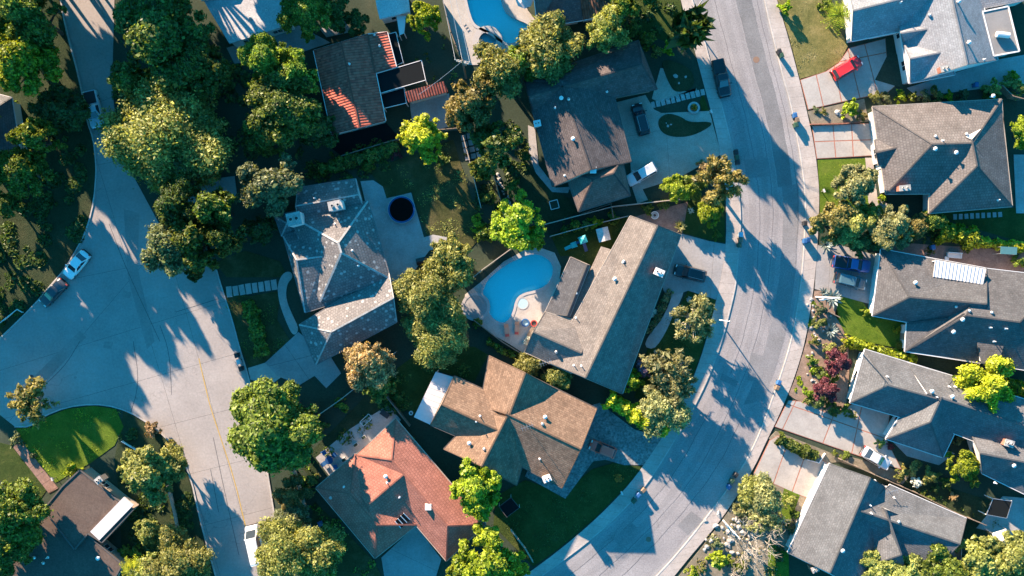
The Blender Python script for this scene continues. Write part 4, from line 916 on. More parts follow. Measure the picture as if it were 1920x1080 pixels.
# light grey house with the long front
h = House('house', 'light grey shingled house behind the purple shrubs and wide driveway', (1700,740), 'r_grey', 'stucco_w', 'white')
h.wing([(1622,655),(1594,755),(1742,798),(1790,706)], 'hg', 2.9, rise=1.9, ridge=((1664,722),(1760,748)))
h.wing([(1700,680),(1690,775),(1990,890),(1990,770)], 'gg', 2.9, rise=1.9, ridge=((1740,738),(1990,820)))
h.wing([(1661,823),(1768,858),(1815,760),(1712,740)], 'hg', 2.85, rise=2.0, ridge=((1744,791),(1765,745)))
h.chimney(1885,829, 1.2, .9, 1.0, -.3, 'brick', 'stone')
h.wing([(1820,812),(1842,888),(1990,960),(1990,830)], 'gg', 2.8, rise=1.6, ridge=((1838,850),(1990,880)))
h.vents([(1745,733,'w'),(1783,743,'w'),(1755,744,'p'),(1790,725,'p'),(1663,706,'p'),(1779,725,'p'),(1898,872,'w'),(1865,905,'p')]).openings(garage=(1652,790), door=(1690,845))
# lower light grey house
h = House('house', 'light grey shingled house at the lower right behind the bare trees', (1640,980), 'r_grey', 'stucco_w', 'white')
h.wing([(1555,869),(1662,915),(1625,1110),(1477,1036)], 'gg', 3.0, rise=2.2, ridge=((1632,896),(1556,1074)))
h.wing([(1669,909),(1590,1000),(1730,1090),(1812,972)], 'gg', 3.0, rise=2.0, ridge=((1611,957),(1800,1020)))
h.wing([(1700,1090),(1630,1060),(1640,940),(1730,985)], 'hg', 2.95, rise=2.1, ridge=((1690,1040),(1660,955)))
h.wing([(1800,1085),(1745,1075),(1735,980),(1803,1018)], 'hg', 2.95, rise=1.4)
h.chimney(1524,1064, .9, .7, .9, .4, 'brick', 'stone').vents([(1578,1031,'w'),(1685,978,'d'),(1640,901,'p'),(1664,917,'a'),(1631,947,'p'),(1633,962,'p'),(1676,933,'p')]).openings(garage=(1535,905), door=(1500,980))
# ------------------------------------------------------------------ plants
def leaf_mesh(name, P, Nrm, size, aspect=1.5, seed=0, droop=0.0):
    """one mesh of small pointed leaf faces at points P facing roughly Nrm"""
    g = np.random.default_rng(seed); n = len(P)
    nr = Nrm + g.normal(0, 0.55, (n, 3)); nr /= np.linalg.norm(nr, axis=1, keepdims=True) + 1e-9
    t = g.normal(0, 1, (n, 3)); t[:, 2] -= droop; t -= nr*(t*nr).sum(1, keepdims=True); t /= np.linalg.norm(t, axis=1, keepdims=True) + 1e-9
    b = np.cross(nr, t); s = (size*np.clip(g.lognormal(-0.08, 0.42, n), 0.35, 2.4))[:, None]
    L, Wd = t*s*aspect*0.5, b*s*0.5
    v = np.empty((n, 4, 3)); v[:, 0] = P - L; v[:, 1] = P + Wd*1.0 - L*0.1 - nr*s*0.12; v[:, 2] = P + L; v[:, 3] = P - Wd*1.0 - L*0.1 - nr*s*0.12
    me = bpy.data.meshes.new(name); me.vertices.add(n*4); me.vertices.foreach_set('co', v.ravel())
    me.loops.add(n*4); me.polygons.add(n)
    me.loops.foreach_set('vertex_index', np.arange(n*4, dtype=np.int32)); me.polygons.foreach_set('loop_start', np.arange(0, n*4, 4, dtype=np.int32))
    me.polygons.foreach_set('loop_total', np.full(n, 4, dtype=np.int32)); me.update(calc_edges=True); me.validate()
    me.materials.append(None); return me
def unit(g, n):
    v = g.normal(0, 1, (n, 3)); return v/np.linalg.norm(v, axis=1, keepdims=True)
def crown(R, Ht, nc, nl, leaf, seed, style='round', aspect=1.5):
    """R crown radius, Ht tree height: limbs carry lobes, lobes carry clumps, clumps carry leaves; returns (mesh, clump centres)"""
    g = np.random.default_rng(seed)
    rz = {'round': 0.60, 'feather': 0.62, 'bush': 0.75, 'sparse': 0.55}[style]*R
    cz = Ht - rz*1.0
    nlobe = {'round': 9, 'feather': 11, 'bush': 5, 'sparse': 9}[style]
    lobes = [(np.array([0.0, 0, rz*0.30]), 0.50*R)]
    a0 = g.uniform(0, 6.28)
    for i in range(nlobe):
        a = a0 + 6.283*i/nlobe + g.normal(0, 0.22); rr = R*g.uniform(0.46, 0.70); lr = R*g.uniform(0.24, 0.42)
        rr = min(rr, R*1.06 - lr)
        lobes.append((np.array([math.cos(a)*rr, math.sin(a)*rr, rz*g.uniform(-0.45, 0.35)]), lr))
    w = np.array([l[1]**2 for l in lobes]); w /= w.sum()
    C = []; RC = []
    for (c, lr), f in zip(lobes, w):
        m = max(3, int(nc*f)); u = unit(g, m*3); u = u[u[:, 2] > -0.35][:m]
        rc = lr*(g.uniform(0.32, 0.60, len(u)) if style == 'feather' else g.uniform(0.20, 0.44, len(u))); q = c + u*np.array([1, 1, 0.85])*(lr*g.uniform(0.55, 1.0, len(u)) - rc*0.6)[:, None]
        C.append(q); RC.append(rc)
    C = np.concatenate(C); RC = np.concatenate(RC); C[:, 2] += cz
    P = []; Q = []
    for i in range(len(C)):
        rc = RC[i]; m = int(nl*(rc/(0.12*R))**2); u = unit(g, m)
        rr = g.uniform(0.15, 1, m)**0.45; sp = g.uniform(0, 1, m) < 0.14; rr = np.where(sp, rr*g.uniform(1.1, 1.65, m), rr)
        q = u*(rr*rc)[:, None]*np.array([1, 1, 0.75])
        if style in ('feather', 'sparse'):
            o = C[i] - np.array([0, 0, cz]); o /= np.linalg.norm(o) + 1e-6
            q += o*(g.uniform(-0.5, 1.0, m)**1*rc*1.1)[:, None]; q[:, 2] -= (rr*rc*0.35)*g.uniform(0, 1, m)
        P.append(C[i] + q); Q.append(u*0.8 + np.array([0, 0, 0.40]))
    return leaf_mesh('crown', np.concatenate(P), np.concatenate(Q), leaf, aspect, seed+1, 0.8 if style in ('feather', 'sparse') else 0.0), C
def trunk(R, Ht, C, seed, mat=None, k=9):
    r = random.Random(seed); mb = MB(); t = 0.045*R + 0.07
    fork = Ht*0.34; lean = (r.uniform(-.1, .1)*R, r.uniform(-.1, .1)*R)
    mb.tube([(0, 0, -0.15), (0, 0, 0.15), (lean[0]*.5, lean[1]*.5, fork*.6), (*lean, fork)], [t*1.7, t*1.25, t, t*.85], 8)
    for i in r.sample(range(len(C)), min(k, len(C))):
        e = C[i]; mid = ((lean[0]+e[0])*.45, (lean[1]+e[1])*.45, fork + (e[2]-fork)*.55)
        mb.tube([(*lean, fork-.1), mid, tuple(e)], [t*.6, t*.38, t*.1], 5, cap=False)
    return mb.mesh('trunk', [mat or M['bark']], True)
PROTO = {}
def proto(key, R, Ht, nc, nl, leaf, style, n, aspect=1.5, mat=None, k=9):
    L = []
    for i in range(n):
        sd = (hash_key(key) + i*17) % 9973; cm, C = crown(R, Ht, nc, nl, leaf, sd, style, aspect); L.append((cm, trunk(R, Ht, C, sd, mat, k), R, Ht))
    PROTO[key] = L
def hash_key(s): return sum(ord(c)*(i*7+3) for i, c in enumerate(s))
proto('big', 6.5, 10.5, 190, 330, 0.235, 'round', 4)
proto('mid', 3.6, 6.2, 110, 230, 0.19, 'round', 5)
proto('bush', 1.5, 1.9, 34, 100, 0.15, 'bush', 4, k=6)
proto('fhuge', 8.6, 10.5, 260, 210, 0.20, 'feather', 1, 2.0)
proto('fbig', 6.0, 9.5, 160, 240, 0.175, 'feather', 3, 2.1)
proto('fmid', 3.2, 5.6, 90, 170, 0.14, 'feather', 4, 2.1)
proto('sparse', 3.4, 5.6, 64, 62, 0.16, 'sparse', 4, 2.6, M['bark_pale'], 50)
proto('star', 2.8, 5.5, 46, 14, 0.75, 'sparse', 1, 2.6)
TREE_I = [0]
def tree(x, y, r, sp, lm, label, ht=None, name='tree', cat='tree', group=None, sq=None):
    """x, y, r: middle and radius of the crown as seen in the photo (pixels)"""
    TREE_I[0] += 1; i = TREE_I[0]; L = PROTO[sp]; cm, tm, R, Ht = L[(i*7+3) % len(L)]
    rm = r*S*1.10; ht = ht or Ht*rm/R; rm *= (H-ht*0.6)/H
    b = G(x, y, ht*0.62); t = thing(name, label, cat, (b.x, b.y, 0), (i*2.399) % 6.283, group)
    t.scale = (rm/R, rm/R*(sq or rnd.uniform(0.9, 1.08)), ht/Ht)
    o = link('crown', cm, t); o.material_slots[0].link = 'OBJECT'; o.material_slots[0].material = LM[lm]
    link('trunk', tm, t); return t
def bush(x, y, r, lm, label, ht=None, name='shrub', group=None, sq=None): return tree(x, y, r, 'bush', lm, label, ht, name, 'shrub', group, sq)
def hedge(pts, w, h, lm, label, name='hedge', dens=70, leaf=0.24, z0=0.05):
    P = [Vector((p.x, p.y)) for p in GG(pts, h*0.7)]; g = np.random.default_rng(len(label)*13 + int(pts[0][0])); X = []; Nn = []
    for a, b in zip(P, P[1:]):
        L = (b-a).length; d = (b-a)/L; nn = Vector((-d.y, d.x)); m = int(L*w*dens*(1+h*0.5))
        for _ in range(m):
            s = g.uniform(-0.04, 1.04)*L; bump = 1 + 0.22*math.sin(s*1.9+a.x) + 0.15*math.sin(s*4.3)
            th = g.uniform(-0.25, math.pi+0.25); rr = g.uniform(0.55, 1.0)**0.5*bump
            o = math.cos(th)*w/2*rr; zz = z0 + h*(0.35+0.65*max(0, math.sin(th))*rr) if th > 0 and th < math.pi else z0 + g.uniform(0, h*.6)
            q = a + d*s + nn*o; X.append((q.x, q.y, zz*g.uniform(.85, 1.05))); Nn.append((nn.x*math.cos(th), nn.y*math.cos(th), max(0.2, math.sin(th))))
    me = leaf_mesh('hedge', np.array(X), np.array(Nn), leaf, 1.4, 5); me.materials[0] = LM[lm]; o = link('foliage', me); 
    t = thing_w(name, label, 'hedge', (P[0].x, P[0].y, 0)); o.parent = t; o.location = (-P[0].x, -P[0].y, 0)
    core = MB()
    for a, b in zip(P, P[1:]):
        m = max(1, int((b-a).length/0.9))
        for i in range(m+1):
            q = a.lerp(b, i/m); core.tube([(q.x, q.y, 0), (q.x+.05, q.y, h*.7)], [.05, .02], 5)
    core.build('stems', M['bark'], t)['kind'] = 'stuff'; return t
def cover(name, px, dens, lm, label, hmax=0.35, leaf=0.3, cat='ground cover'):
    poly = [(p.x, p.y) for p in GG(px)]; xs = [p[0] for p in poly]; ys = [p[1] for p in poly]; g = np.random.default_rng(abs(int(px[0][0]))+len(px)); X = []
    A = abs(sum(poly[i-1][0]*poly[i][1]-poly[i][0]*poly[i-1][1] for i in range(len(poly))))/2; cl = []
    while len(cl) < max(4, int(A*0.28)):
        q = (g.uniform(min(xs), max(xs)), g.uniform(min(ys), max(ys)))
        if inside(q, poly): cl.append((*q, g.uniform(.3, 1.3) if A > 60 else g.uniform(.2, .5)))
    for cx, cy, cr in cl:
        for _ in range(int(dens*cr*cr*6)):
            a, q = g.uniform(0, 6.28), math.sqrt(g.uniform(0, 1))*cr; X.append((cx+math.cos(a)*q, cy+math.sin(a)*q, 0.06+hmax*cr*(1-(q/cr)**2)*g.uniform(.5, 1)))
    me = leaf_mesh(name, np.array(X), np.tile([0, 0, 1.0], (len(X), 1)), leaf, 1.4, 9); me.materials[0] = LM[lm]
    return setp(link(name, me), label, cat, None, 'stuff')
def agave(x, y, r, label, lm='agave', n=22, name='agave', h=0.9):
    p = G(x, y, 0.3); t = thing(name, label, 'plant', (p.x, p.y, 0)); R = r*S; rr = random.Random(int(x*3+y))
    for k in range(n):
        a = k*2.399; e = 0.25 + 1.0*(k/n); L = R*rr.uniform(.85, 1.1); w = L*0.10; c, s_ = math.cos(a), math.sin(a); mb = MB(); pts = []
        for j in range(5):
            f = j/4; rad = L*math.cos(e)*f + .03; z = .12 + L*math.sin(e)*f*(1-.25*f*f); ww = w*(0.7+1.2*f)*(1-f**2.2)+.005; pts.append((rad, z, ww))
        V = []
        for rad, z, ww in pts: V += [(c*rad - s_*ww, s_*rad + c*ww, z+.03), (c*rad, s_*rad, z-.02), (c*rad + s_*ww, s_*rad - c*ww, z+.03)]
        mb.add(V, [(3*j+i, 3*j+i+1, 3*j+i+4, 3*j+i+3) for j in range(4) for i in range(2)])
        mb.build('leaf', LM[lm], t)
    MB().tube([(0,0,0),(0,0,.3)], [.16,.1], 8).build('stem', M['bark'], t); return t
def palm(x, y, r, ht, label, lm='lime'):
    p = G(x, y, ht); t = thing('palm_tree', label, 'palm', (p.x, p.y, 0)); R = r*S; rr = random.Random(int(x))
    MB().tube([(0,0,-.1),(0.05,0,ht*.5),(0,0,ht)], [.26,.2,.2], 9).build('trunk', M['bark'], t)
    for k in range(26):
        a = k*2.399; e = 1.1 - 1.3*k/26; L = R*rr.uniform(.85, 1.12); c, s_ = math.cos(a), math.sin(a); mb = MB(); N_ = 9; prev = None
        for j in range(N_):
            f = (j+.5)/N_; rad = L*f*math.cos(e*(1-.5*f)); z = ht + L*math.sin(e)*f - L*.55*f*f
            for sd in (-1, 1):
                ll = L*.26*(1-abs(f-.45)*1.3)+.05; q = Vector((c*rad, s_*rad, z)); o = Vector((-s_*sd, c*sd, -.25))*ll + Vector((c, s_, 0))*ll*.6; wv = Vector((c, s_, 0))*.07
                mb.add([q-wv, q+wv, q+o], [(0,1,2)])
        mb.tube([(0,0,ht), (c*L*.5*math.cos(e*.75), s_*L*.5*math.cos(e*.75), ht+L*math.sin(e)*.5-L*.14), (c*L*math.cos(e*.5), s_*L*math.cos(e*.5), ht+L*math.sin(e)-L*.55)], [.035,.025,.008], 4)
        mb.build('frond', LM[lm], t)
    return t
def bare(x, y, base, ht, R, label, seed):
    """leafless tree: base in photo pixels, crown spreading"""
    b = G(*base); t = thing('bare_tree', label, 'tree', (b.x, b.y, 0)); rr = random.Random(seed); top = G(x, y, ht*.7) - b; mb = MB(); tw = MB()
    def grow(p, d, L, r, lv):
        q = p + d*L*.5 + Vector((rr.uniform(-.1,.1), rr.uniform(-.1,.1), rr.uniform(-.05,.1)))*L; e = p + d*L + Vector((rr.uniform(-.1,.1), rr.uniform(-.1,.1), 0))*L
        (mb if lv < 2 else tw).tube([p, q, e], [r, r*.8, r*.6], 6 if lv < 2 else 4, cap=False)
        if lv >= 4: return
        for k in range(4 if lv < 3 else 3):
            nd = (d*0.8 + Vector((rr.uniform(-1,1), rr.uniform(-1,1), rr.uniform(-.35,.5)))*.95).normalized(); grow(e if k else q, nd, L*rr.uniform(.6,.85), r*.58, lv+1)
    d0 = Vector((top.x, top.y, ht*.55)).normalized()
    mb.tube([(0,0,-.1),(0,0,ht*.12), d0*(ht*.25)], [.30,.26,.22], 8); 
    for k in range(5):
        a = k*1.3+rr.uniform(0,.5); grow(d0*(ht*.24), (d0*.5+Vector((math.cos(a), math.sin(a), .35))*.8).normalized(), R*.42, .15, 1)
    mb.build('trunk', M['bark_grey'], t); tw.build('twigs', M['bark_grey'], t); return t

T = tree
# upper left
T(55,28,62,'big','oak','dark oak in the top left corner of the picture',14)
T(45,118,70,'big','lime','yellow-green tree below the dark oak at the left edge', 12.5)
T(112,205,52,'mid','dark','dark low tree left of the parked blue truck', 6)
T(18,70,48,'big','green','green tree at the left edge between the dark oak and the grey roof', 9)
T(300,75,98,'big','oak','huge dark oak between the concrete road and the chalky roof', 12.5)
T(372,130,62,'big','oak','dark oak on the lower right flank of the huge oak', 10)
T(250,160,45,'mid','oak','dark round tree hanging over the road above the feathery tree', 8)
T(300,262,104,'fhuge','olive','large feathery pale green tree over the concrete road', 10.5)
T(360,300,52,'fmid','greygreen','grey-green fringe tree beside the large feathery tree', 7)
T(45,325,56,'big','green','green tree below the grey roof at the left edge', 10)
T(72,262,42,'mid','green','smaller green tree right of the grey roof at the left edge', 11.5)
T(15,385,30,'mid','oak','small dark tree at the left edge above the dark hillside', 4.5)
T(500,118,54,'big','green','green tree below the chalky roof, left of the red tile house', 11.5)
T(560,140,45,'mid','green','rounded tree touching the upper left of the red tile roof', 10.5)
T(540,205,72,'big','oak','broad dark tree left of the red tile roof', 11.5)
T(500,258,42,'mid','oak','dark tree under the broad dark tree, above the grey-green tree', 7)
T(595,245,44,'mid','dark','very dark tree at the lower left corner of the red tile roof', 6.5)
T(575,28,52,'big','green','green tree right of the chalky roof at the top edge', 9)
T(630,20,42,'mid','oak','dark tree at the top edge between two pale roofs', 5.2)
T(670,45,26,'mid','dark','small dark tree above the red tile roof', 5)
T(795,38,35,'mid','lime','bright green round tree left of the angular pool', 7)
T(790,258,53,'mid','yellow','bright yellow-green round tree at the end of the dark back lawn', 6.3)
T(885,198,54,'mid','rust','olive-brown tree below the utility pole', 9)
T(930,275,52,'mid','oak','dark tree below the olive-brown tree', 8)
T(938,128,50,'fmid','olive','feathery tree below the angular pool, left of its twin', 8.5)
T(1025,95,56,'fmid','olive','feathery tree below the angular pool, right of its twin', 8.5)
T(975,120,34,'fmid','green','dark filler tree between the two feathery trees below the pool', 7)
T(1133,60,37,'fmid','olive','feathery round tree between the two dark roofed houses', 9)
T(1165,20,32,'mid','green','green tree at the top edge right of the brown barrel roof', 9.5)
T(1292,55,34,'star','dark','spiky dark tree leaning over the street sidewalk', 8.5)
T(1252,93,16,'bush','lime','yellow-green shrub above the dark front bed', 1.8, 'shrub', 'shrub')
T(1232,97,14,'bush','rust','reddish shrub beside the yellow-green one above the front bed', 1.6, 'shrub', 'shrub')
T(905,320,26,'mid','green','small green tree at the foot of the paving grid', 5)
T(910,435,20,'bush','green','green shrub in the corner of the dark back lawn', 2.5, 'shrub', 'shrub')
# middle left
T(505,348,60,'mid','greygreen','grey-green tree touching the north end of the slate house', 9.3)
T(335,385,58,'big','dark','dark tree right of the sunlit road strip', 12)
T(400,395,52,'mid','oak','dark tree between the grey-green tree and the road', 13)
T(322,462,48,'fmid','greygreen','dull olive tree over the road edge', 9.5)
T(372,450,58,'mid','oak','dark green tree with yellow tufts beside the dull olive tree', 12)
T(425,445,40,'mid','dark','dark tree above the stepping stone lawn', 13)
T(365,505,24,'mid','dark','small dark tree at the tip of the roadside clump', 5)
T(490,430,36,'mid','dark','low dark tree left of the slate house', 4.5)
T(60,757,46,'sparse','rust','thin spreading street tree over the road junction', 7)
T(505,800,96,'big','green','big round oak between the concrete road and the terracotta house', 11)
T(545,760,45,'mid','oak','dark flank of trees right of the big round oak', 8)
T(690,680,43,'fmid','bronze','bronze dry leaved tree below the slate house', 8)
T(712,722,36,'mid','oak','dark tree under the bronze tree', 5.5)
T(848,485,46,'fmid','olive','feathery olive tree beside the pool fence, upper of the three', 7)
T(800,560,62,'fbig','olive','feathery olive tree right of the slate house, middle of the three', 6.8)
T(822,622,56,'fbig','olive','feathery olive tree above the brown house, lower of the three', 5.6)
T(972,415,55,'mid','lime','bright yellow-green tree above the kidney pool', 6.5)
T(1000,450,26,'mid','lime','small yellow-green tree leaning to the kidney pool', 5)
T(995,685,26,'fmid','olive','small feathery tree north of the brown roof, left one', 4)
T(1043,708,27,'fmid','olive','small feathery tree north of the brown roof, right one', 4)
bush(1118,417,15,'yellow','yellow shrub in the strip between the two fences', 2.2); bush(1078,423,14,'green','green shrub left of the yellow one between the fences', 2.0)
# along the street, west side
T(1350,338,44,'sparse','rust','thin olive-brown street tree over the west sidewalk', 7.5)
T(1268,352,30,'mid','lime','lime shrub tree below the silver car', 3.6); T(1303,347,25,'mid','green','green shrub tree beside the lime one below the driveway', 3.2)
T(1322,315,22,'bush','bronze','bronze shrub below the aggregate driveway', 2.2, 'shrub', 'shrub')
T(1332,400,29,'mid','lime','lime tree on the small lawn above the grey driveway', 4.2)
agave(1276,424,13,'pale spiky plant at the corner of the grey driveway','pale',30,'grass_tree'); agave(1295,395,8,'white spiky plant on the small lawn','petal',18,'grass_tree')
T(1302,598,44,'sparse','pale','pale open tree on the dark front lawn', 6)
T(1250,690,52,'sparse','pale','pale sparse tree right of the lilac shrub', 6.2); T(1240,765,44,'fmid','pale','pale feathery tree above the yellow hedge', 5.5)
T(1268,722,34,'sparse','pale','small pale sparse tree beside the kerb of the dark front lawn', 5.2)
T(1183,713,26,'mid','lime','yellow-green tree at the south corner of the long tan house', 4); T(1210,690,24,'mid','lilac','lilac flowering shrub beside the long tan house', 3.5)
T(895,910,55,'mid','lime','lime green tree at the corner of the terracotta and brown houses', 8)
T(915,1050,66,'mid','lime','large lime tree at the bottom edge beside the terracotta house', 8); T(965,1060,30,'mid','yellow','small yellow-green tree right of the large lime tree at the bottom edge', 5)
T(860,1075,28,'mid','lime','lime tree at the bottom edge near the shaded driveway', 5)
bush(1160,898,11,'orange','round orange leaved shrub on the large dark lawn', 1.2)
# bottom left
T(545,1035,62,'fbig','olive','pale green tree at the bottom edge beside the white van', 8); T(605,1032,44,'fmid','olive','pale green tree left of the terracotta side yard', 7)
T(548,925,30,'fmid','rust','brownish shrub tree along the fence, above its twin', 4.5); T(552,968,30,'fmid','greygreen','grey shrub tree along the fence, above the pale green tree', 4.5)
T(275,885,66,'mid','olive','rounded tree between the flat brown house and the road', 7.5); T(318,870,32,'fmid','olive','small tree on the road side of the rounded tree', 5)
T(18,960,70,'big','green','big tree at the left edge shading the flat brown roof', 10); T(15,1030,50,'big','oak','dark tree in the lower left corner', 9)
T(277,997,30,'mid','olive','small round tree right of the white skylight', 5); T(335,1055,58,'fbig','olive','pale green tree at the bottom edge left of the road', 7)
T(290,1070,40,'mid','olive','round tree at the bottom edge beside the pale palm', 6)
palm(250,1068,26,4.5,'pale palm at the bottom edge below the flat brown house','yellow')
bush(133,881,18,'lime','clipped lime shrub at the upper corner of the flat brown roof', 2.2); bush(283,806,20,'bronze','dry golden shrub inside the curved kerb', 1.8); bush(318,838,14,'rust','brown shrub beside the curved kerb', 1.5)
bush(30,825,18,'greygreen','grey shrub at the head of the brick walk', 1.8); bush(60,855,9,'greygreen','small shrub on the dark strip of lawn', .8)
bush(235,1033,16,'green','green shrub below the white skylight', 1.6); bush(255,1035,12,'green','small green shrub below the round tree', 1.2)
# right side
bush(1473,14,16,'lime','lime shrub at the top of the dry lawn', 2.2); palm(1573,28,30,3.0,'palm at the left end of the pale house','lime')
bush(1550,8,18,'green','green shrub at the top edge beside the palm', 2)
for i, (x, y, r, l) in enumerate([(1642,182,13,'olive'),(1662,184,14,'greygreen'),(1690,180,16,'lime'),(1712,181,13,'green'),(1735,180,15,'greygreen'),(1757,177,17,'olive'),(1780,180,13,'lime'),(1808,176,15,'greygreen')]):
    bush(x, y, r, l, ['first olive', 'second, greyish', 'third and brightest', 'fourth, deep green', 'fifth, grey', 'sixth and largest', 'seventh, lime', 'last, greyish'][i] + ' shrub in the row above the warm grey roof, counted from the street', 1.9, 'shrub', 'shrub row above the warm grey roof')
bush(1864,166,22,'olive','rounded shrub right of the shrub row, near the pale house', 2.2); bush(1905,158,24,'olive','rounded shrub at the right edge above the warm grey roof', 2.4); bush(1902,142,14,'lime','small lime shrub at the right edge', 1.6)
bush(1598,203,23,'lime','lime shrub in the dry strip between the driveways', 2.4); bush(1617,216,13,'rust','reddish shrub next to the lime one in the dry strip', 1.6); bush(1530,205,7,'greygreen','tiny grey shrub at the kerb end of the dry strip', .6); bush(1545,210,9,'olive','low olive shrub in the dry strip', .7)
T(1598,345,46,'mid','pale','grey-green tree on the lawn before the warm grey house', 5.5); T(1562,415,46,'mid','rust','brownish tree over the east sidewalk', 5.5); T(1600,425,40,'mid','olive','olive tree right of the brownish tree', 5)
T(1672,425,48,'mid','pale','pale flowering tree between the warm grey and dark grey houses', 5.5); T(1720,425,28,'mid','rust','reddish tree right of the pale flowering tree', 4); T(1748,410,24,'mid','green','green shrub tree under the warm grey eave', 3.2); T(1630,400,26,'mid','green','green tree by the warm grey house front path', 4)
agave(1548,459,17,'grey agave beside the driveway with two dark cars'); T(1620,455,30,'mid','dark','dark shrub tree above the dark blue car', 3.5); bush(1655,372,12,'lime','lime shrub at the corner of the warm grey house', 1.3)
hedge([(1762,432),(1798,436),(1830,448)], 3.2, 2.2, 'lime', 'thick green hedge right of the reddish tree', dens=60)
hedge([(1830,452),(1875,458),(1935,466)], 1.6, 1.5, 'yellow', 'low yellow-green hedge running to the right edge', dens=80)
T(1925,250,36,'mid','lime','lime tree cut by the right edge beside the warm grey house', 5); bush(1915,490,16,'green','green shrub at the right edge of the brown paved yard', 1.8)
agave(1560,558,22,'large grey agave under the white street lamp'); agave(1556,619,17,'grey agave halfway down the mulched garden'); agave(1545,548,11,'small grey agave by the lamp foot')
T(1571,678,26,'mid','purple','purple leaved tree in the mulched garden, upper one', 3.2); T(1548,732,26,'mid','purple','purple leaved tree in the mulched garden, lower one', 3.2)
for x, y, r, l, lab in [(1556,655,15,'olive','olive shrub above the upper purple tree'),(1553,702,18,'green','green shrub between the two purple trees'),(1524,677,11,'green','round green shrub left of the upper purple tree'),(1527,695,9,'lime','small lime shrub in the middle of the mulched garden'),(1540,582,12,'greygreen','grey shrub left of the lamp in the mulched garden'),(1537,605,12,'olive','olive shrub by the sidewalk in the mulched garden'),(1515,752,9,'olive','low shrub at the bottom end of the mulched garden'),(1566,768,14,'oak','dark shrub at the driveway corner of the mulched garden'),(1585,768,11,'green','small green shrub at the driveway corner'),(1540,755,14,'dark','dark shrub below the lower purple tree'),(1626,585,10,'lime','lime shrub at the corner of the dark grey house'),(1688,648,11,'green','round shrub by the bright lawn corner'),(1590,640,12,'yellow','yellow shrub at the hedge end by the bright lawn'),(1683,618,7,'yellow','small yellow shrub under the dark grey eave')]:
    bush(x, y, r*1.25, l, lab, r*S*1.3)
cover('grass', [(1527,545),(1535,548),(1520,640),(1515,660),(1505,660),(1512,640)], 260, 'lime', 'yellow-green grass along the sidewalk edge of the mulched garden', .15, .16, 'grass')
cover('grass', [(1495,700),(1505,705),(1500,745),(1488,745)], 260, 'lime', 'lime grass tuft at the lower sidewalk edge of the mulched garden', .15, .16, 'grass')
hedge([(1596,642),(1630,652),(1670,665),(1716,675)], 1.5, 1.3, 'lime', 'low yellow-green hedge between the bright lawn and light grey house', dens=80)
T(1850,718,52,'fmid','yellow','bright yellow feathery tree over the light grey roof', 6.5); hedge([(1890,720),(1930,735)], 2, 1.6, 'yellow', 'yellow hedge at the right edge beside the yellow feathery tree')
T(1803,874,37,'mid','lime','lime round tree in the yard of the light grey house', 4.5)
hedge([(1460,822),(1490,838),(1530,856)], 1.7, 1.3, 'oak', 'clipped dark hedge between two brick-banded driveways', dens=150)
for x, y, r, l, lab in [(1565,850,8,'green','small green shrub at the end of the clipped hedge'),(1585,855,11,'green','low green shrub left of the silver sedan'),(1652,832,11,'olive','olive shrub in front of the silver sedan'),(1670,838,9,'purple','purple shrub at the corner by the silver sedan'),(1690,892,15,'olive','olive shrub right of the silver sedan'),(1712,878,18,'rust','brown shrub below the front walk'),(1745,893,20,'olive','rounded olive shrub left of the lime round tree'),(1720,905,14,'petal','white flowering shrub below the front walk'),(1788,932,11,'bronze','dry pale shrub by the wooden gate'),(1800,822,14,'pale','pale shrub in the roof corner of the light grey house'),(1755,918,10,'dark','dark shrub along the lower house passage')]:
    bush(x, y, r, l, lab, r*S*1.1)
# bottom right
T(1640,1072,48,'mid','olive','green tree at the bottom edge left of the taller trees', 5); T(1695,1075,52,'mid','olive','green tree at the bottom edge under the light grey gable', 5.5)
T(1775,1070,62,'mid','green','green tree at the bottom edge right of the light grey gable', 6); T(1830,1050,58,'mid','olive','broad green tree near the lower right corner', 6.5); T(1895,1040,62,'mid','olive','green tree in the lower right corner', 6.5)
T(1432,930,40,'fmid','pale','pale willow-like tree beside the brick-banded driveway', 4.5); T(1405,925,30,'fmid','olive','olive shrub tree over the dry rock garden', 3.6); T(1425,975,34,'sparse','pale','thin pale tree in the middle of the rock garden', 4.5)
bush(1350,1052,26,'lime','lime shrub at the bottom of the rock garden', 2.2); bush(1300,1075,18,'lime','lime shrub at the bottom edge by the sidewalk', 1.8); bush(1318,1065,12,'olive','olive shrub between the two lime shrubs', 1.2); bush(1385,1066,20,'green','green shrub under the bare tree', 1.6); bush(1492,965,12,'green','green shrub at the lower grey house wall', 1.2); bush(1485,995,12,'greygreen','grey shrub at the lower grey house wall', 1.2); bush(1462,1040,14,'rust','reddish shrub by the lower lawn patch', 1.1)
bare(1412,1020,(1400,1012),6.5,5.0,'large bare white branched tree in the rock garden', 5); bare(1440,975,(1432,968),6.0,3.6,'smaller bare tree above the large one in the rock garden', 8)
bare(1262,705,(1256,698),7.0,3.4,'bare branched tree beside the dark front lawn', 11); bare(1380,1085,(1375,1075),4,1.8,'low bare shrub tree at the bottom edge of the rock garden', 21)
hedge([(1140,748),(1170,765),(1205,785),(1250,806)], 2.6, 3.9, 'yellow', 'yellow-green hedge between the brown house driveway and the front lawn', dens=70)
hedge([(462,566),(478,610),(490,665)], 2.1, 1.4, 'green', 'clipped green hedge on the slate house lawn', dens=70)
hedge([(600,318),(650,302),(715,283),(745,272)], 2.0, 1.9, 'oak', 'dark hedge along the fence below the netted yard', dens=60)
hedge([(1212,620),(1232,600),(1248,560),(1258,545)], 1.1, .7, 'greygreen', 'low planting along the eave of the long tan house', dens=60)
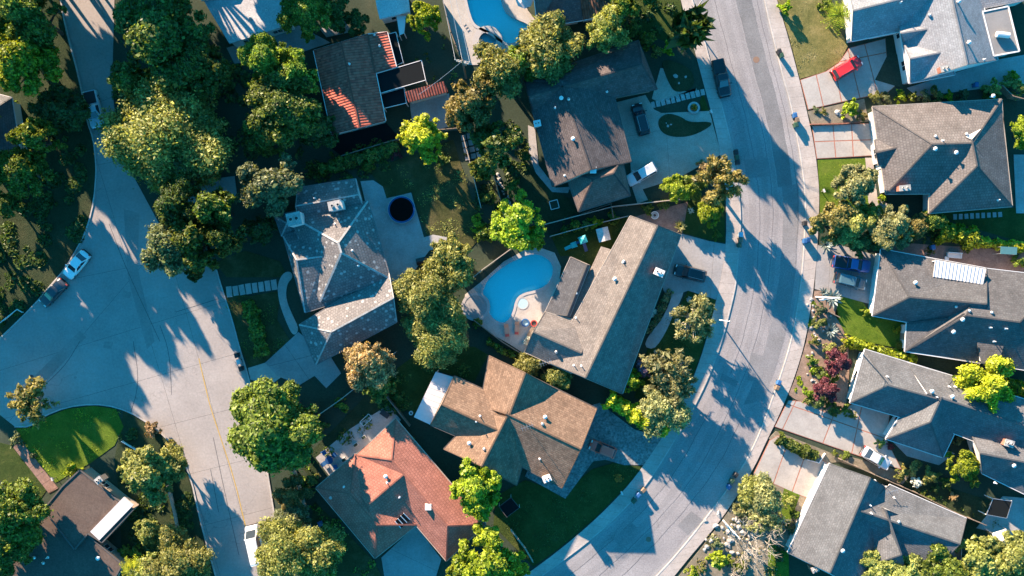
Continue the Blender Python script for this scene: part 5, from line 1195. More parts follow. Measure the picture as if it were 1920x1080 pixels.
T(742,287,14,'bush','purple','purple shrub at the end of the dark hedge', 1.8, 'shrub', 'shrub'); bush(690,312,16,'green','green shrub below the dark hedge', 1.6)
bush(900,445,12,'green','small shrub by the pool fence', 1.4); T(895,420,18,'bush','lime','lime shrub at the edge of the back lawn', 2, 'shrub', 'shrub')
hedge([(915,640),(945,660),(985,672)], 1.0, .8, 'green', 'low planting along the pool deck corner', dens=50)
CL=0.22
cover('flowers', [(1232,560),(1250,565),(1240,600),(1225,612),(1222,590)], 45, 'petal', 'white flowers left of the curving front path', .3, .24, 'flowers')
cover('flowers', [(1275,548),(1300,560),(1285,590),(1262,620),(1245,648),(1228,660),(1250,615),(1268,580)], 45, 'petal', 'white flowers right of the curving front path', .3, .24, 'flowers')
cover('undergrowth', [(-40,180),(150,200),(172,300),(168,380),(150,440),(95,520),(0,620),(-60,640)], 26, 'dark', 'dark ivy covering the shaded hillside', .3, .3)
cover('undergrowth', [(215,120),(430,120),(620,250),(560,300),(450,300),(330,345),(260,330),(222,250)], 14, 'dark', 'dark ground cover under the trees of the upper left block', .3, .3)
cover('undergrowth', [(225,800),(300,830),(345,900),(375,1000),(400,1085),(240,1085),(225,950)], 22, 'dark', 'dark ground cover between the flat brown house and the road', .3, .3)
cover('undergrowth', [(560,880),(580,860),(600,940),(700,1060),(690,1085),(600,1085)], 10, 'green', 'weedy ground cover in the terracotta side yard', .2, .25)
cover('undergrowth', [(1280,1085),(1345,1000),(1420,900),(1490,930),(1475,1030),(1440,1085)], 7, 'pale', 'dry low plants scattered in the rock garden', .35, .22)
cover('undergrowth', [(1180,0),(1275,0),(1300,90),(1235,90),(1150,75)], 14, 'dark', 'dark ground cover behind the spiky street tree', .3, .28)
cover('undergrowth', [(1210,380),(1290,345),(1350,320),(1358,420),(1290,372)], 12, 'oak', 'low plants in the shrub bed below the driveway', .3, .25)
cover('undergrowth', [(1640,405),(1760,430),(1850,470),(1760,478),(1650,462),(1560,450)], 14, 'oak', 'low plants between the warm grey and dark grey houses', .3, .25)
cover('undergrowth', [(860,260),(905,430),(945,400),(985,320),(985,240),(940,230)], 14, 'dark', 'dark ground cover in the narrow yard beside the back lawn', .3, .28)
cover('undergrowth', [(600,860),(640,800),(735,715),(790,660),(900,660),(880,700),(800,690),(760,770),(690,800)], 14, 'oak', 'low weeds in the shaded yards between the bronze tree and the brown house', .25, .22)
cover('undergrowth', [(560,280),(640,290),(740,265),(760,290),(690,330),(660,335),(560,350)], 14, 'oak', 'low plants north of the slate house', .25, .22)
cover('undergrowth', [(720,75),(800,90),(840,60),(850,120),(870,180),(840,240),(800,110),(730,120)], 12, 'oak', 'low plants in the yard beside the screened patio', .25, .22)
cover('undergrowth', [(965,310),(1030,355),(1085,398),(1020,420),(985,390),(1030,440),(1100,430),(1180,400),(1290,370),(1200,395),(1090,405)], 10, 'oak', 'low weeds in the yard below the dark roofed house', .2, .2)
cover('undergrowth', [(1550,470),(1640,440),(1850,470),(1920,475),(1920,462),(1830,450),(1700,430)], 10, 'green', 'low plants along the brown paved yard', .25, .2)
cover('undergrowth', [(1600,860),(1680,890),(1840,960),(1900,1000),(1960,1060),(1900,1060),(1810,960),(1700,910)], 10, 'oak', 'weeds in the passage between the two light grey houses', .2, .2)
for px, lm, lab in [([(36,806),(84,788),(175,765),(214,770),(226,800),(170,866),(105,902),(52,838)],'lime','short grass of the corner lawn inside the curved kerb'), ([(1459,2),(1538,2),(1587,85),(1543,133),(1502,146)],'pale','dry grass of the front lawn beside the red car'),
    ([(940,935),(1055,930),(1150,872),(1200,878),(1113,970),(1000,1058),(930,985)],'dark','grass of the large lawn inside the curve of the street'), ([(1578,558),(1612,563),(1640,597),(1698,610),(1692,650),(1590,625)],'lime','grass of the bright lawn before the dark grey house'),
    ([(1292,548),(1340,562),(1316,652),(1262,778),(1195,742),(1220,650)],'dark','grass of the dark front lawn of the tan house'), ([(695,322),(848,266),(900,438),(800,438),(774,362)],'olive','sparse grass of the dark back lawn'),
    ([(1535,302),(1620,300),(1638,360),(1630,398),(1540,398)],'lime','grass under the tree before the warm grey house'), ([(420,548),(520,548),(520,600),(540,640),(470,686)],'oak','grass of the slate house front lawn'), ([(1036,442),(1180,410),(1110,496),(1055,478)],'green','grass round the teal slide')]:
    cover('grass', px, 10, lm, lab, .05, .11, 'grass')
for x, y, r, l, lab in [(1215,392,13,'green','green shrub under the south fence of the dark roofed house'),(1245,383,12,'oak','dark shrub by the grey fence below the silver car'),(1290,362,13,'lime','lime shrub at the east end of the grey fence'),(1310,375,11,'olive','olive shrub above the small lawn'),(1345,440,10,'green','green shrub at the driveway corner of the small lawn'),
    (1060,432,11,'oak','dark shrub at the west end of the strip between the fences'),(1100,421,11,'olive','olive shrub between the yellow and green ones'),(1150,408,12,'green','green shrub behind the shed'),(870,500,16,'oak','dark shrub by the fence left of the kidney pool'),(895,605,12,'green','green shrub beside the covered spa'),
    (745,745,14,'oak','dark shrub right of the bronze tree'),(640,760,14,'green','green shrub along the pale fence below the slate house'),(600,800,16,'oak','dark shrub at the west end of the pale fence'),(585,900,15,'rust','brown shrub at the west corner of the terracotta roof'),(765,825,12,'oak','dark shrub between the terracotta and brown roofs'),
    (1516,738,11,'lime','lime shrub at the low corner of the mulched garden'),(1528,640,11,'olive','olive shrub left of the olive one in the mulched garden'),(1580,655,10,'rust','reddish shrub by the hedge end'),(1600,780,8,'olive','small olive shrub on the wide driveway edge'),
    (1740,935,13,'green','green shrub along the brown fence'),(1775,905,14,'oak','dark shrub under the lime round tree'),(1830,905,12,'green','green shrub by the lower right roof corner'),(1480,940,14,'olive','olive shrub on the small green lawn patch'),(1395,960,18,'pale','pale shrub in the rock garden by the lamp'),
    (1345,1020,12,'greygreen','grey shrub in the rock garden near the sidewalk'),(1650,450,16,'green','green shrub above the two dark vehicles'),(1700,445,16,'oak','dark shrub below the pale flowering tree'),(1860,180,13,'green','green shrub under the right end of the passage'),(1030,640,7,'green','small shrub at the tan house wall'),
    (985,292,14,'oak','dark shrub at the west wall of the dark roofed house'),(960,350,18,'green','green shrub in the rock-edged side yard'),(915,370,14,'oak','dark shrub beside the pale back lawn fence'),(830,300,14,'oak','dark shrub under the bright yellow tree'),(1215,75,18,'green','green shrub behind the dark roofed house ridge'),(1190,55,16,'oak','dark shrub at the top right of the dark roofed house')]:
    bush(x, y, r*1.15, l, lab, r*S*1.35)
# unseen trees outside the picture, placed up-sun to throw its shade
for i, (x, y, r, ht) in enumerate([(-70,-40,90,13),(-40,-170,90,15),(60,-110,80,17),(150,-170,85,18),(-75,210,75,13.3),(300,-150,80,16),(-95,420,66,11),(-130,590,55,8),(-75,500,50,8),(-165,500,65,10.5),(-160,330,80,15),(-70,560,45,6.5),(150,-50,40,7),(200,-90,60,11),(-160,420,60,12),(430,-160,75,14),(523,-122,60,11.5),(640,-125,55,9.5),(480,-140,60,13),(820,-140,60,11),(950,-150,55,11),(1060,-170,55,11),(1225,-45,50,11.5),(1150,-90,55,12),(-120,545,55,9),(70,-60,55,9),(120,-70,45,8),(20,-70,55,9)]):
    T(x, y, r, 'big', 'oak', 'unseen tall tree beyond the upper left border, placed for its shade', ht, 'tree', 'tree', 'trees beyond the upper left border')
# ------------------------------------------------------------------ vehicles
def car(kind, paint, x, y, d, label, rails=False):
    """x, y: middle in photo pixels; d: direction of the nose in the photo"""
    L, W, h, hoodz, belt = dict(sedan=(4.7,1.8,1.42,.92,.95), suv=(4.75,1.88,1.72,1.05,1.08), van=(5.1,1.98,1.78,1.08,1.12), pickup=(5.6,1.98,1.85,1.12,1.15), bigvan=(5.9,2.05,2.3,1.15,1.25), hatch=(4.1,1.72,1.55,.95,1.0))[kind]
    g = G(x, y, 0.9); ang = math.atan2(-d[1], d[0]); zb = 0.14 if inside((x, y), [(1140,160),(1400,0),(1920,0),(1920,1080),(1380,880),(1200,880),(1090,840)]) and not inside((x, y), sRL + sRR[::-1]) else 0.04
    t = thing({'bigvan': 'van', 'hatch': 'hatchback'}.get(kind, kind), label, {'sedan':'car','suv':'car','hatch':'car','van':'van','pickup':'pickup','bigvan':'van'}[kind], (g.x, g.y, zb), ang); pm = M['car_'+paint]
    # lower body: stations from tail to nose (fraction, half width, top height)
    st = {'sedan': [(0,.80,.80),(.03,.90,.93),(.16,.98,.97),(.22,1,.97),(.70,1,.95),(.76,.99,.93),(.93,.93,.84),(.985,.84,.74),(1,.70,.62)],
          'pickup': [(0,.90,1.10),(.02,.96,1.15),(.36,.98,1.15),(.38,1,1.15),(.70,1,1.14),(.76,.99,1.12),(.94,.95,1.05),(.985,.88,.95),(1,.78,.8)]}.get(kind,
          [(0,.86,.95),(.02,.94,1.05),(.10,.98,belt),(.20,1,belt),(.70,1,belt),(.77,.99,hoodz),(.93,.94,hoodz-.1),(.985,.86,hoodz-.2),(1,.74,.66)])
    V = []; F_ = []; prof = [(-1.0,.0),(-1.03,.35),(-1.0,.72),(-.93,.95),(-.62,1.0),(0,1.02),(.62,1.0),(.93,.95),(1.0,.72),(1.03,.35),(1.0,.0)]; m = len(prof)
    for f, hw, zt in st:
        for (a, b) in prof: V.append(((f-.5)*L, a*hw*W/2, .24 + b*(zt-.24)))
    for i in range(len(st)-1):
        for j in range(m-1): F_.append((i*m+j, i*m+j+1, (i+1)*m+j+1, (i+1)*m+j))
        F_.append((i*m+m-1, i*m, (i+1)*m, (i+1)*m+m-1))
    F_.append([j for j in range(m)]); F_.append([(len(st)-1)*m+m-1-j for j in range(m)])
    F_ = [tuple(f)[::-1] for f in F_]
    mb = MB(); mb.add(V, F_); body = mb.build('body', pm, t, True)
    # greenhouse: base and roof outlines (fractions of length)
    b0, b1, r0, r1 = dict(sedan=(.12,.74,.27,.58), suv=(.02,.76,.07,.60), van=(.02,.84,.06,.66), pickup=(.37,.76,.42,.61), bigvan=(.02,.90,.04,.74), hatch=(.03,.76,.10,.60))[kind]
    X = lambda f: (f-.5)*L
    wb, wr = W*.475, W*.39; zr = h
    base = [(X(b0),-wb*.92,belt-.04),(X(b0)+.25,-wb,belt-.04),(X(b1)-.35,-wb,belt-.04),(X(b1),-wb*.80,belt-.06),(X(b1),wb*.80,belt-.06),(X(b1)-.35,wb,belt-.04),(X(b0)+.25,wb,belt-.04),(X(b0),wb*.92,belt-.04)]
    top = [(X(r0),-wr*.9,zr-.05),(X(r0)+.2,-wr,zr-.02),(X(r1)-.2,-wr,zr-.02),(X(r1),-wr*.88,zr-.06),(X(r1),wr*.88,zr-.06),(X(r1)-.2,wr,zr-.02),(X(r0)+.2,wr,zr-.02),(X(r0),wr*.9,zr-.05)]
    MB().add(base+top, [(0,1,9,8),(7,6,14,15)[::-1],(1,2,10,9),(5,6,14,13)[::1],(2,3,11,10),(4,5,13,12),(8,9,10,11,12,13,14,15)]).build('cabin', pm, t)
    def pane(name, q, o=.012):
        A, B, C, D = (Vector(v) for v in q); n = (B-A).cross(D-A).normalized()*o; c = (A+B+C+D)/4
        P = [c + (v-c)*.93 + n for v in (A, B, C, D)]; MB().add(P + [p-n*3 for p in P], [(0,1,2,3),(0,4,5,1),(1,5,6,2),(2,6,7,3),(3,7,4,0)]).build(name, M['glass'], t)
    pane('windshield', [base[3], base[4], top[4], top[3]]); pane('rear_window', [base[7], base[0], top[0], top[7]])
    for sgn, ia, ib in ((0,1,2),(1,5,6)):
        A, B, C, D = Vector(base[ia]), Vector(base[ib]), Vector(top[ib-0]), Vector(top[ia])
        k = 2 if kind != 'pickup' else 1
        for j in range(k): pane('side_window', [A.lerp(B, j/k), A.lerp(B, (j+1)/k), D.lerp(C, (j+1)/k), D.lerp(C, j/k)])
    rp = [Vector(v) for v in top]; c = sum(rp, Vector())/8; q = [c+(v-c)*.97 for v in rp]
    MB().add([v+Vector((0,0,.0)) for v in q] + [c+(v-c)*.86+Vector((0,0,.05)) for v in rp], [(8,9,10,11,12,13,14,15)] + [(i, (i+1) % 8, 8+(i+1) % 8, 8+i) for i in range(8)]).build('roof', pm, t, False)
    if rails:
        for s_ in (-1, 1): MB().tube([(X(r0)+.2, s_*wr*.86, zr+.02), (X(r0)+.3, s_*wr*.86, zr+.09), (X(r1)-.3, s_*wr*.86, zr+.09), (X(r1)-.2, s_*wr*.86, zr+.02)], [.03]*4, 6).build('roof_rail', M['steel'], t)
    if kind == 'pickup':
        MB().box(X(.03), X(.355), -W*.42, W*.42, 1.09, 1.185).build('bed_cover', M['black'], t)
    wr_ = .34 if kind in ('sedan','hatch') else .38
    for fx in (.185, .80):
        for s_ in (-1, 1):
            w = empty('wheel', (X(fx), s_*(W/2-.11), wr_)); w.parent = t
            MB().tube([(0,-.115,0),(0,-.10,0),(0,.10,0),(0,.115,0)], [wr_*.86,wr_,wr_,wr_*.86], 16).build('tyre', M['rubber'], w)
            MB().tube([(0,-.12,0),(0,.12,0)], [wr_*.6]*2, 12).build('rim', M['rim'], w)
    for s_ in (-1, 1):
        MB().box(X(.945), X(.985), s_*W*.30-.2, s_*W*.30+.2, .62, .80 if kind == 'sedan' else .9).build('headlight', M['white'], t)
        MB().box(X(-.004), X(.02), s_*W*.36-.15, s_*W*.36+.15, .68, .90).build('tail_light', M['red_plastic'], t)
        MB().box(X(.685), X(.715), s_*(W/2+.10)-.11, s_*(W/2+.10)+.11, belt-.02, belt+.14).build('mirror', pm, t)
    MB().box(X(.975), X(1.012), -W*.40, W*.40, .30, .50).build('bumper', M['black'], t); MB().box(X(-.012), X(.02), -W*.44, W*.44, .30, .52).build('bumper', M['black'], t)
    return t
car('pickup','paleblue',175,205,(.22,.97),'pale blue pickup parked on the concrete road under the oak')
car('sedan','white',142,496,(-.64,.77),'white car parked on the kerb of the dark hillside')
car('sedan','charcoal',98,549,(-.70,.71),'dark car parked behind the white car on the hillside kerb')
car('bigvan','white',478,1022,(-.22,-.97),'white van parked on the concrete road at the bottom')
car('pickup','black',1353,146,(.22,.975),'black pickup parked on the street at the west kerb')
car('suv','black',1201,223,(-.26,-.965),'black car with roof rails on the aggregate driveway', True)
car('suv','silver',1203,326,(-.87,.49),'silver car parked at the garage of the aggregate driveway')
car('suv','black',1294,512,(-.97,-.24),'black car on the grey driveway of the long tan house', True)
car('hatch','brick',1130,842,(-.93,-.36),'brick red car on the pebbled driveway')
car('suv','red',1588,127,(.86,-.51),'bright red car on the brick-banded driveway by the dry lawn')
car('pickup','navy',1597,495,(.985,.16),'dark blue pickup, upper of two vehicles beside the dark grey house')
car('suv','teal',1595,527,(.97,.24),'dark teal car, lower of two vehicles beside the dark grey house')
car('sedan','silver',1643,859,(.86,.51),'silver sedan beside the light grey house driveway')
# ------------------------------------------------------------------ street furniture and garden things
def bin_(x, y, paint, label, rz=0.3, z=0.03, group=None):
    p = G(x, y, .5); t = thing('wheelie_bin', label, 'bin', (p.x, p.y, z), rz, group); m = M[paint]
    a, b, hh = .27, .34, 1.0
    MB().add([(-a*.8,-b*.75,.06),(a*.8,-b*.75,.06),(a*.8,b*.75,.06),(-a*.8,b*.75,.06),(-a,-b,hh),(a,-b,hh),(a,b,hh),(-a,b,hh)], [(3,2,1,0),(0,1,5,4),(1,2,6,5),(2,3,7,6),(3,0,4,7),(4,5,6,7)]).build('body', m, t)
    MB().add([(-a-.03,-b-.04,hh),(a+.03,-b-.04,hh),(a+.03,b+.03,hh),(-a-.03,b+.03,hh),(-a*.8,-b*.8,hh+.09),(a*.8,-b*.8,hh+.09),(a*.8,b*.8,hh+.11),(-a*.8,b*.8,hh+.11)], [(3,2,1,0),(0,1,5,4),(1,2,6,5),(2,3,7,6),(3,0,4,7),(4,5,6,7)]).build('lid', m, t)
    MB().tube([(-.22,b+.08,hh-.06),(.22,b+.08,hh-.06)], [.025,.025], 6).build('handle', M['black'], t)
    for s in (-1, 1): MB().tube([(s*.26,b*.7,.11),(s*.20,b*.7,.11)], [.11,.11], 10).build('wheel', M['rubber'], t)
    return t
for x, y, pm, lab, rz in [(1460,98,'black','black bin by the dry lawn, far end of its pair',.3),(1464,105,'green_plastic','green bin by the dry lawn, near end of its pair',.3),
    (1489,217,'blue_plastic','blue bin on the east kerb by the dry planting strip',.2),(1493,226,'brown_plastic','brown bin next to the blue one by the dry strip',.2),(1491,235,'green_plastic','green bin next to the brown one by the dry strip',.2),
    (1379,286,'black','black bin by the thin olive-brown street tree, upper one',.1),(1381,296,'green_plastic','green bin by the thin olive-brown street tree, middle one',.1),(1382,305,'black','black bin by the thin olive-brown street tree, lower one',.1),
    (1388,440,'paleblue_p','pale blue bin on the west kerb above the grey driveway',0),(1387,450,'brown_plastic','brown bin below the pale blue one on the west kerb',0),(1385,460,'green_plastic','green bin below the brown one on the west kerb',0),
    (1508,452,'blue_plastic','blue bin on the east kerb under the brownish tree',0),(1514,450,'blue_vinyl','dark blue bin right of the blue one under the brownish tree',0),(1508,419,'black','black bin on the east kerb above the brownish tree',0),
    (1459,717,'blue_plastic','blue bin at the lower end of the mulched garden',-.4),(1456,727,'brown_plastic','brown bin below the blue one at the mulched garden',-.4),
    (1196,927,'blue_plastic','bright blue bin on the kerb of the large dark lawn',-.8),(1206,918,'brown_plastic','brown bin above the bright blue one at the large dark lawn',-.8),(1188,938,'green_plastic','green bin below the bright blue one at the large dark lawn',-.8),
    (1366,912,'blue_plastic','blue bin on the east kerb beside the rock garden',-.7),(1371,901,'green_plastic','green bin above the blue one beside the rock garden',-.7),(1378,890,'black','black bin at the upper end of the row by the rock garden',-.7),
    (445,666,'black','black bin on the kerb of the slate house, uppermost of three',.3),(449,678,'grey_p','pale grey bin on the kerb of the slate house, middle of three',.3),(453,691,'black','black bin on the kerb of the slate house, lowest of three',.3),
    (601,981,'blue_plastic','blue bin in the terracotta side yard',.4),(1828,160,'blue_plastic','blue bin in the shaded passage below the pale house',0),(1747,464,'blue_plastic','blue bin in the brown paved yard',.2)]:
    if pm == 'paleblue_p' and pm not in M: M[pm] = plain('pale_blue_plastic', (.25,.42,.52), .5, 0, .05)
    if pm == 'grey_p' and pm not in M: M[pm] = plain('pale_grey_plastic', (.45,.45,.45), .5, 0, .05)
    bin_(x, y, pm, lab, rz)
def lamp(base, arm, label, ht=9.3, al=2.2):
    b = G(*base); t = thing('street_lamp', label, 'street lamp', (b.x, b.y, .1))
    MB().tube([(0,0,0),(0,0,.5),(0,0,ht)], [.14,.11,.07], 10).build('pole', M['white'], t)
    a = Vector((arm[0], -arm[1], 0)).normalized()*al
    MB().tube([(0,0,ht-.25),(a.x*.5,a.y*.5,ht+.1),(a.x,a.y,ht+.15)], [.05,.045,.04], 8).build('arm', M['white'], t)
    h = MB().tube([(a.x*.9,a.y*.9,ht+.14),(a.x*1.1,a.y*1.1,ht+.16),(a.x*1.35,a.y*1.35,ht+.13)], [.08,.17,.06], 10).build('lamp_head', M['steel'], t)
lamp((1530,557),(-1,.1),'white street lamp over the mulched garden')
lamp((1356,976),(-.7,-.7),'white street lamp by the dry rock garden')
lamp((1293,36),(1,-.2),'white street lamp at the top of the west sidewalk')
lamp((1348,600),(1,.1),'street lamp on the west sidewalk beside the dark front lawn', 3.8, .5)
# utility pole and wires
b = G(874,146); t = thing('utility_pole', 'wooden utility pole with white crossarms by the angular pool', 'utility pole', (b.x, b.y, 0)); PH = 10.0
MB().tube([(0,0,-.2),(0,0,PH)], [.17,.12], 10).build('pole', M['wood'], t)
for z, l in ((PH-.4,1.1),(PH-1.2,.9)):
    MB().bar((-l,.2,z),(l,-.2,z),.12,.14).build('crossarm', M['wood_pale'], t)
    for k in (-.9,-.45,.45,.9): MB().tube([(l*k,-.2*k,z),(l*k,-.2*k,z+.2)], [.07,.04], 8).build('insulator', M['white'], t)
MB().tube([(.3,.0,PH-2.3),(.3,.0,PH-1.4)], [.24,.24], 12).build('transformer', M['steel'], t)
def wire(a, b, sag, label, r=.022):
    P = []
    for i in range(13):
        f = i/12; p = a.lerp(b, f); p.z -= sag*4*f*(1-f); P.append(p)
    setp(MB().tube(P, [r]*13, 5).build('overhead_wire', M['black'] if r > .03 else M['steel']), label, 'wire')
top = Vector((b.x, b.y, PH))
wire(top+Vector((-1,.2,-.2)), G(818,-60,9.5), .5, 'thin overhead wire running to the top edge, left of three'); wire(top+Vector((0,0,-.2)), G(832,-60,9.5), .5, 'thin overhead wire running to the top edge, middle of three'); wire(top+Vector((1,-.2,-.2)), G(842,-60,9.5), .5, 'thin overhead wire running to the top edge, right of three')
wire(top+Vector((-.4,0,-1.5)), G(786,177,3.2), .4, 'service wire from the utility pole to the red tile lean-to', .03)
# fences
def fence(pts, label, h=1.7, mat='wood', bl=0.0, cat='fence', name='fence'):
    P = [Vector((p.x, p.y, 0)) for p in GG(pts, h)]; t = thing_w(name, label, cat, P[0])
    post = MB().box(-.06,.06,-.06,.06,0,h+.08).mesh('post', [M[mat]])
    for a, b in zip(P, P[1:]):
        L = (b-a).length; d = (b-a)/L; n = max(1, round(L/2.2)); nn = Vector((-d.y, d.x, 0))
        for i in range(n):
            q0, q1 = a.lerp(b, i/n), a.lerp(b, (i+1)/n)
            o = link('post', post, t); o.location += q0
            nb = max(2, int((q1-q0).length/.30)); mb = MB()
            for k in range(nb):
                x0, x1 = q0.lerp(q1, k/nb)+d*.012, q0.lerp(q1, (k+1)/nb)-d*.012; e = rnd.uniform(-.02,.02)
                mb.prism([x0-nn*.012, x1-nn*.012, x1+nn*.012, x0+nn*.012], .05, h+e)
            mb.build('fence_panel', M[mat], t)['kind'] = 'stuff'
            MB().bar(q0+Vector((0,0,h+.03)), q1+Vector((0,0,h+.03)), .12, .05).build('top_rail', M[mat], t)
    return t
fence([(1020,421),(1100,403),(1190,378),(1287,373-0)][:1]+[(1150,387),(1287,372)], 'long grey fence above the teal slide', 1.6, 'wood_pale')
fence([(1032,443),(1100,424),(1178,405)], 'lower fence behind the shed and teal slide', 1.4, 'wood_pale')
fence([(868,536),(905,505),(960,465)], 'pale fence between the olive trees and the kidney pool', 1.6, 'wood_pale')
fence([(888,600),(940,640),(985,668)], 'fence along the south corner of the pool deck', 1.4, 'wood')
fence([(580,790),(640,748),(685,712),(742,660)], 'pale fence between the bronze tree and the terracotta house', 1.6, 'wood_pale')
fence([(548,880),(562,925),(583,1005)], 'fence along the brownish shrubs west of the terracotta house', 1.6, 'wood_pale')
fence([(640,292),(720,268),(800,245),(878,238)], 'dark fence below the shaded yard and yellow tree', 1.6, 'wood')
fence([(868,255),(880,300),(902,390)], 'pale fence along the dark back lawn', 1.5, 'wood_pale')
fence([(925,325),(940,380),(950,440)], 'dark fence beside the rock-edged side yard', 1.6, 'wood')
fence([(958,995-0),(985,1030),(1000,1055)], 'short pale fence at the bottom of the large dark lawn', 1.2, 'wood_pale')
fence([(725,745),(745,770),(768,800)], 'dark fence between the terracotta and brown houses', 1.6, 'wood')
fence([(1578,862),(1640,890),(1720,925),(1800,965),(1850,985)], 'long brown fence between the two light grey houses', 1.7, 'wood')
fence([(830,0),(845,60),(862,105)], 'dark fence along the deck of the angular pool', 1.6, 'wood')
fence([(1092,400),(1146,382),(1150,408)], 'short dark fence below the dark roofed house', 1.3, 'wood')
fence([(1520,233),(1575,232),(1614,229)], 'low dark wall between the dry strip and the driveway', .45, 'brick', cat='wall', name='garden_wall')
fence([(1835,0),(1880,160),(1900,180)][1:] + [(1920,185)], 'fence at the right edge above the warm grey house', 1.6, 'wood')
fence([(0,605),(32,580),(42,586)], 'low white retaining wall at the foot of the hillside', .5, 'white', cat='wall', name='garden_wall')
fence([(228,828),(265,850)], 'low white wall beside the corner lawn', .6, 'white', cat='wall', name='garden_wall')
fence([(310,900),(325,960),(335,1015)], 'grey fence in the shaded bed by the road', 1.2, 'wood_pale')
fence([(1513,862),(1536,868),(1548,850)], 'low white wall at the end of the clipped hedge', .6, 'white', cat='wall', name='garden_wall')
# trampoline
p = G(753,393,.7); t = thing('trampoline', 'round black trampoline with a blue pad on the slate house patio', 'trampoline', (p.x, p.y, .08))
MB().disc((0,0), 1.8, .72, .75, 36).build('mat', M['tramp'], t); MB().ring((0,0), 1.76, 2.0, .70, .80, 36).build('pad', M['blue_vinyl'], t); MB().ring((0,0), 1.98, 2.06, .62, .72, 36).build('frame', M['steel'], t)
for k in range(6):
    a = k*math.pi/3; MB().tube([(1.98*math.cos(a),1.98*math.sin(a),.7),(2.02*math.cos(a),2.02*math.sin(a),0)], [.04,.04], 8).build('leg', M['steel'], t)
# teal play set
p = G(1080,456); t = thing('play_set', 'teal plastic slide and tower on the shaded lawn by the pool', 'play set', (p.x, p.y, .06), .35)
def plat(name, x, y, a, b, z):
    o = MB().box(x-a, x+a, y-b, y+b, z-.12, z).build(name, M['teal_plastic'], t)
    for sx in (-1,1):
        for sy in (-1,1): MB().box(x+sx*(a-.06)-.06, x+sx*(a-.06)+.06, y+sy*(b-.06)-.06, y+sy*(b-.06)+.06, 0, z+.6).build('post', M['teal_plastic'], t)
plat('platform', 1.0, .1, .55, .55, 1.2); plat('platform', -.45, -.15, .42, .42, .8)
MB().box(-.05,.5,-.2,.15,.85,.95).build('bridge', M['blue_vinyl'], t)
MB().add([(-.8,-.45,.8),(-.8,.1,.8),(-1.9,.0,.12),(-1.9,-.5,.12),(-.8,-.45,.95),(-.8,-.38,.95),(-1.9,-.5,.27),(-1.9,-.43,.27)], [(0,3,2,1),(0,4,6,3),(4,5,7,6)]).build('slide', M['teal_plastic'], t)
MB().add([(.75,-.4,1.1),(1.25,-.4,1.1),(1.3,-1.7,.12),(.8,-1.7,.12)], [(0,3,2,1)]).build('slide', M['blue_vinyl'], t)
MB().add([(.45,-.45,1.85),(1.55,-.45,1.85),(1.55,.65,1.85),(.45,.65,1.85),(1,.1,2.25)], [(0,1,4),(1,2,4),(2,3,4),(3,0,4),(3,2,1,0)]).build('roof', M['teal_plastic'], t)
# shed
p = G(1129,441); t = thing('shed', 'small grey garden shed beside the teal slide', 'shed', (p.x, p.y, .06), .25)
MB().box(-.75,.75,-.85,.85,0,1.7).build('wall', M['wood'], t)
MB().add([(-.9,-1,1.65),(.9,-1,1.65),(.9,1,1.65),(-.9,1,1.65),(0,-1,2.2),(0,1,2.2)], [(0,4,5,3),(1,2,5,4),(0,1,4),(2,3,5),(3,2,1,0)]).build('roof', M['r_chalk'], t)
MB().box(-.35,.35,-.89,-.86,.02,1.5).build('door', M['wood_pale'], t)
# sunloungers, tables, grill by the pool
def lounger(x, y, rz, label, mat='tan_cloth'):
    p = G(x, y); t = thing('sun_lounger', label, 'sun lounger', (p.x, p.y, .08), rz)
    MB().box(-.33,.33,-.95,.45,.30,.38).build('seat', M[mat], t); MB().add([(-.33,.45,.30),(.33,.45,.30),(.33,1.0,.72),(-.33,1.0,.72),(-.33,.45,.38),(.33,.45,.38),(.33,.97,.79),(-.33,.97,.79)], [(3,2,1,0),(4,5,6,7),(0,4,7,3),(1,2,6,5),(2,3,7,6)]).build('backrest', M[mat], t)
    MB().box(-.28,.28,-.95,-.55,.385,.44).build('towel', M['red_cloth'], t)
    for sx in (-1,1):
        for yy in (-.85,.4): MB().box(sx*.28-.03, sx*.28+.03, yy-.03, yy+.03, 0, .3).build('leg', M['wood'], t)
lounger(950,619,.1,'sun lounger with a red towel, left of the pair by the pool'); lounger(969,615,-.05,'sun lounger with a red towel, right of the pair by the pool')
p = G(985,605); t = thing('paddling_pool', 'small round blue paddling pool beside the loungers', 'paddling pool', (p.x, p.y, .08)); MB().ring((0,0),.42,.62,0,.3,20).build('rim', M['blue_plastic'], t); MB().disc((0,0),.45,0,.14,20).build('bottom', M['spa_white'], t)
p = G(1001,606); t = thing('fire_pit', 'round red rimmed fire bowl at the tan house corner', 'fire pit', (p.x, p.y, .08)); MB().ring((0,0),.38,.5,.1,.55,18).build('bowl', M['red_plastic'], t); MB().disc((0,0),.4,.1,.42,18).build('grate', M['iron'], t)
for k in range(3): MB().box(math.cos(k*2.1)*.35-.04, math.cos(k*2.1)*.35+.04, math.sin(k*2.1)*.35-.04, math.sin(k*2.1)*.35+.04, 0, .12).build('leg', M['iron'], t)
p = G(994,622); t = thing('bench', 'brown bench along the tan house corner', 'bench', (p.x, p.y, .08), 1.05); MB().box(-.75,.75,-.22,.22,.38,.45).build('seat', M['wood'], t)
for sx in (-.65,.65): MB().box(sx-.05,sx+.05,-.2,.2,0,.38).build('leg', M['wood'], t)
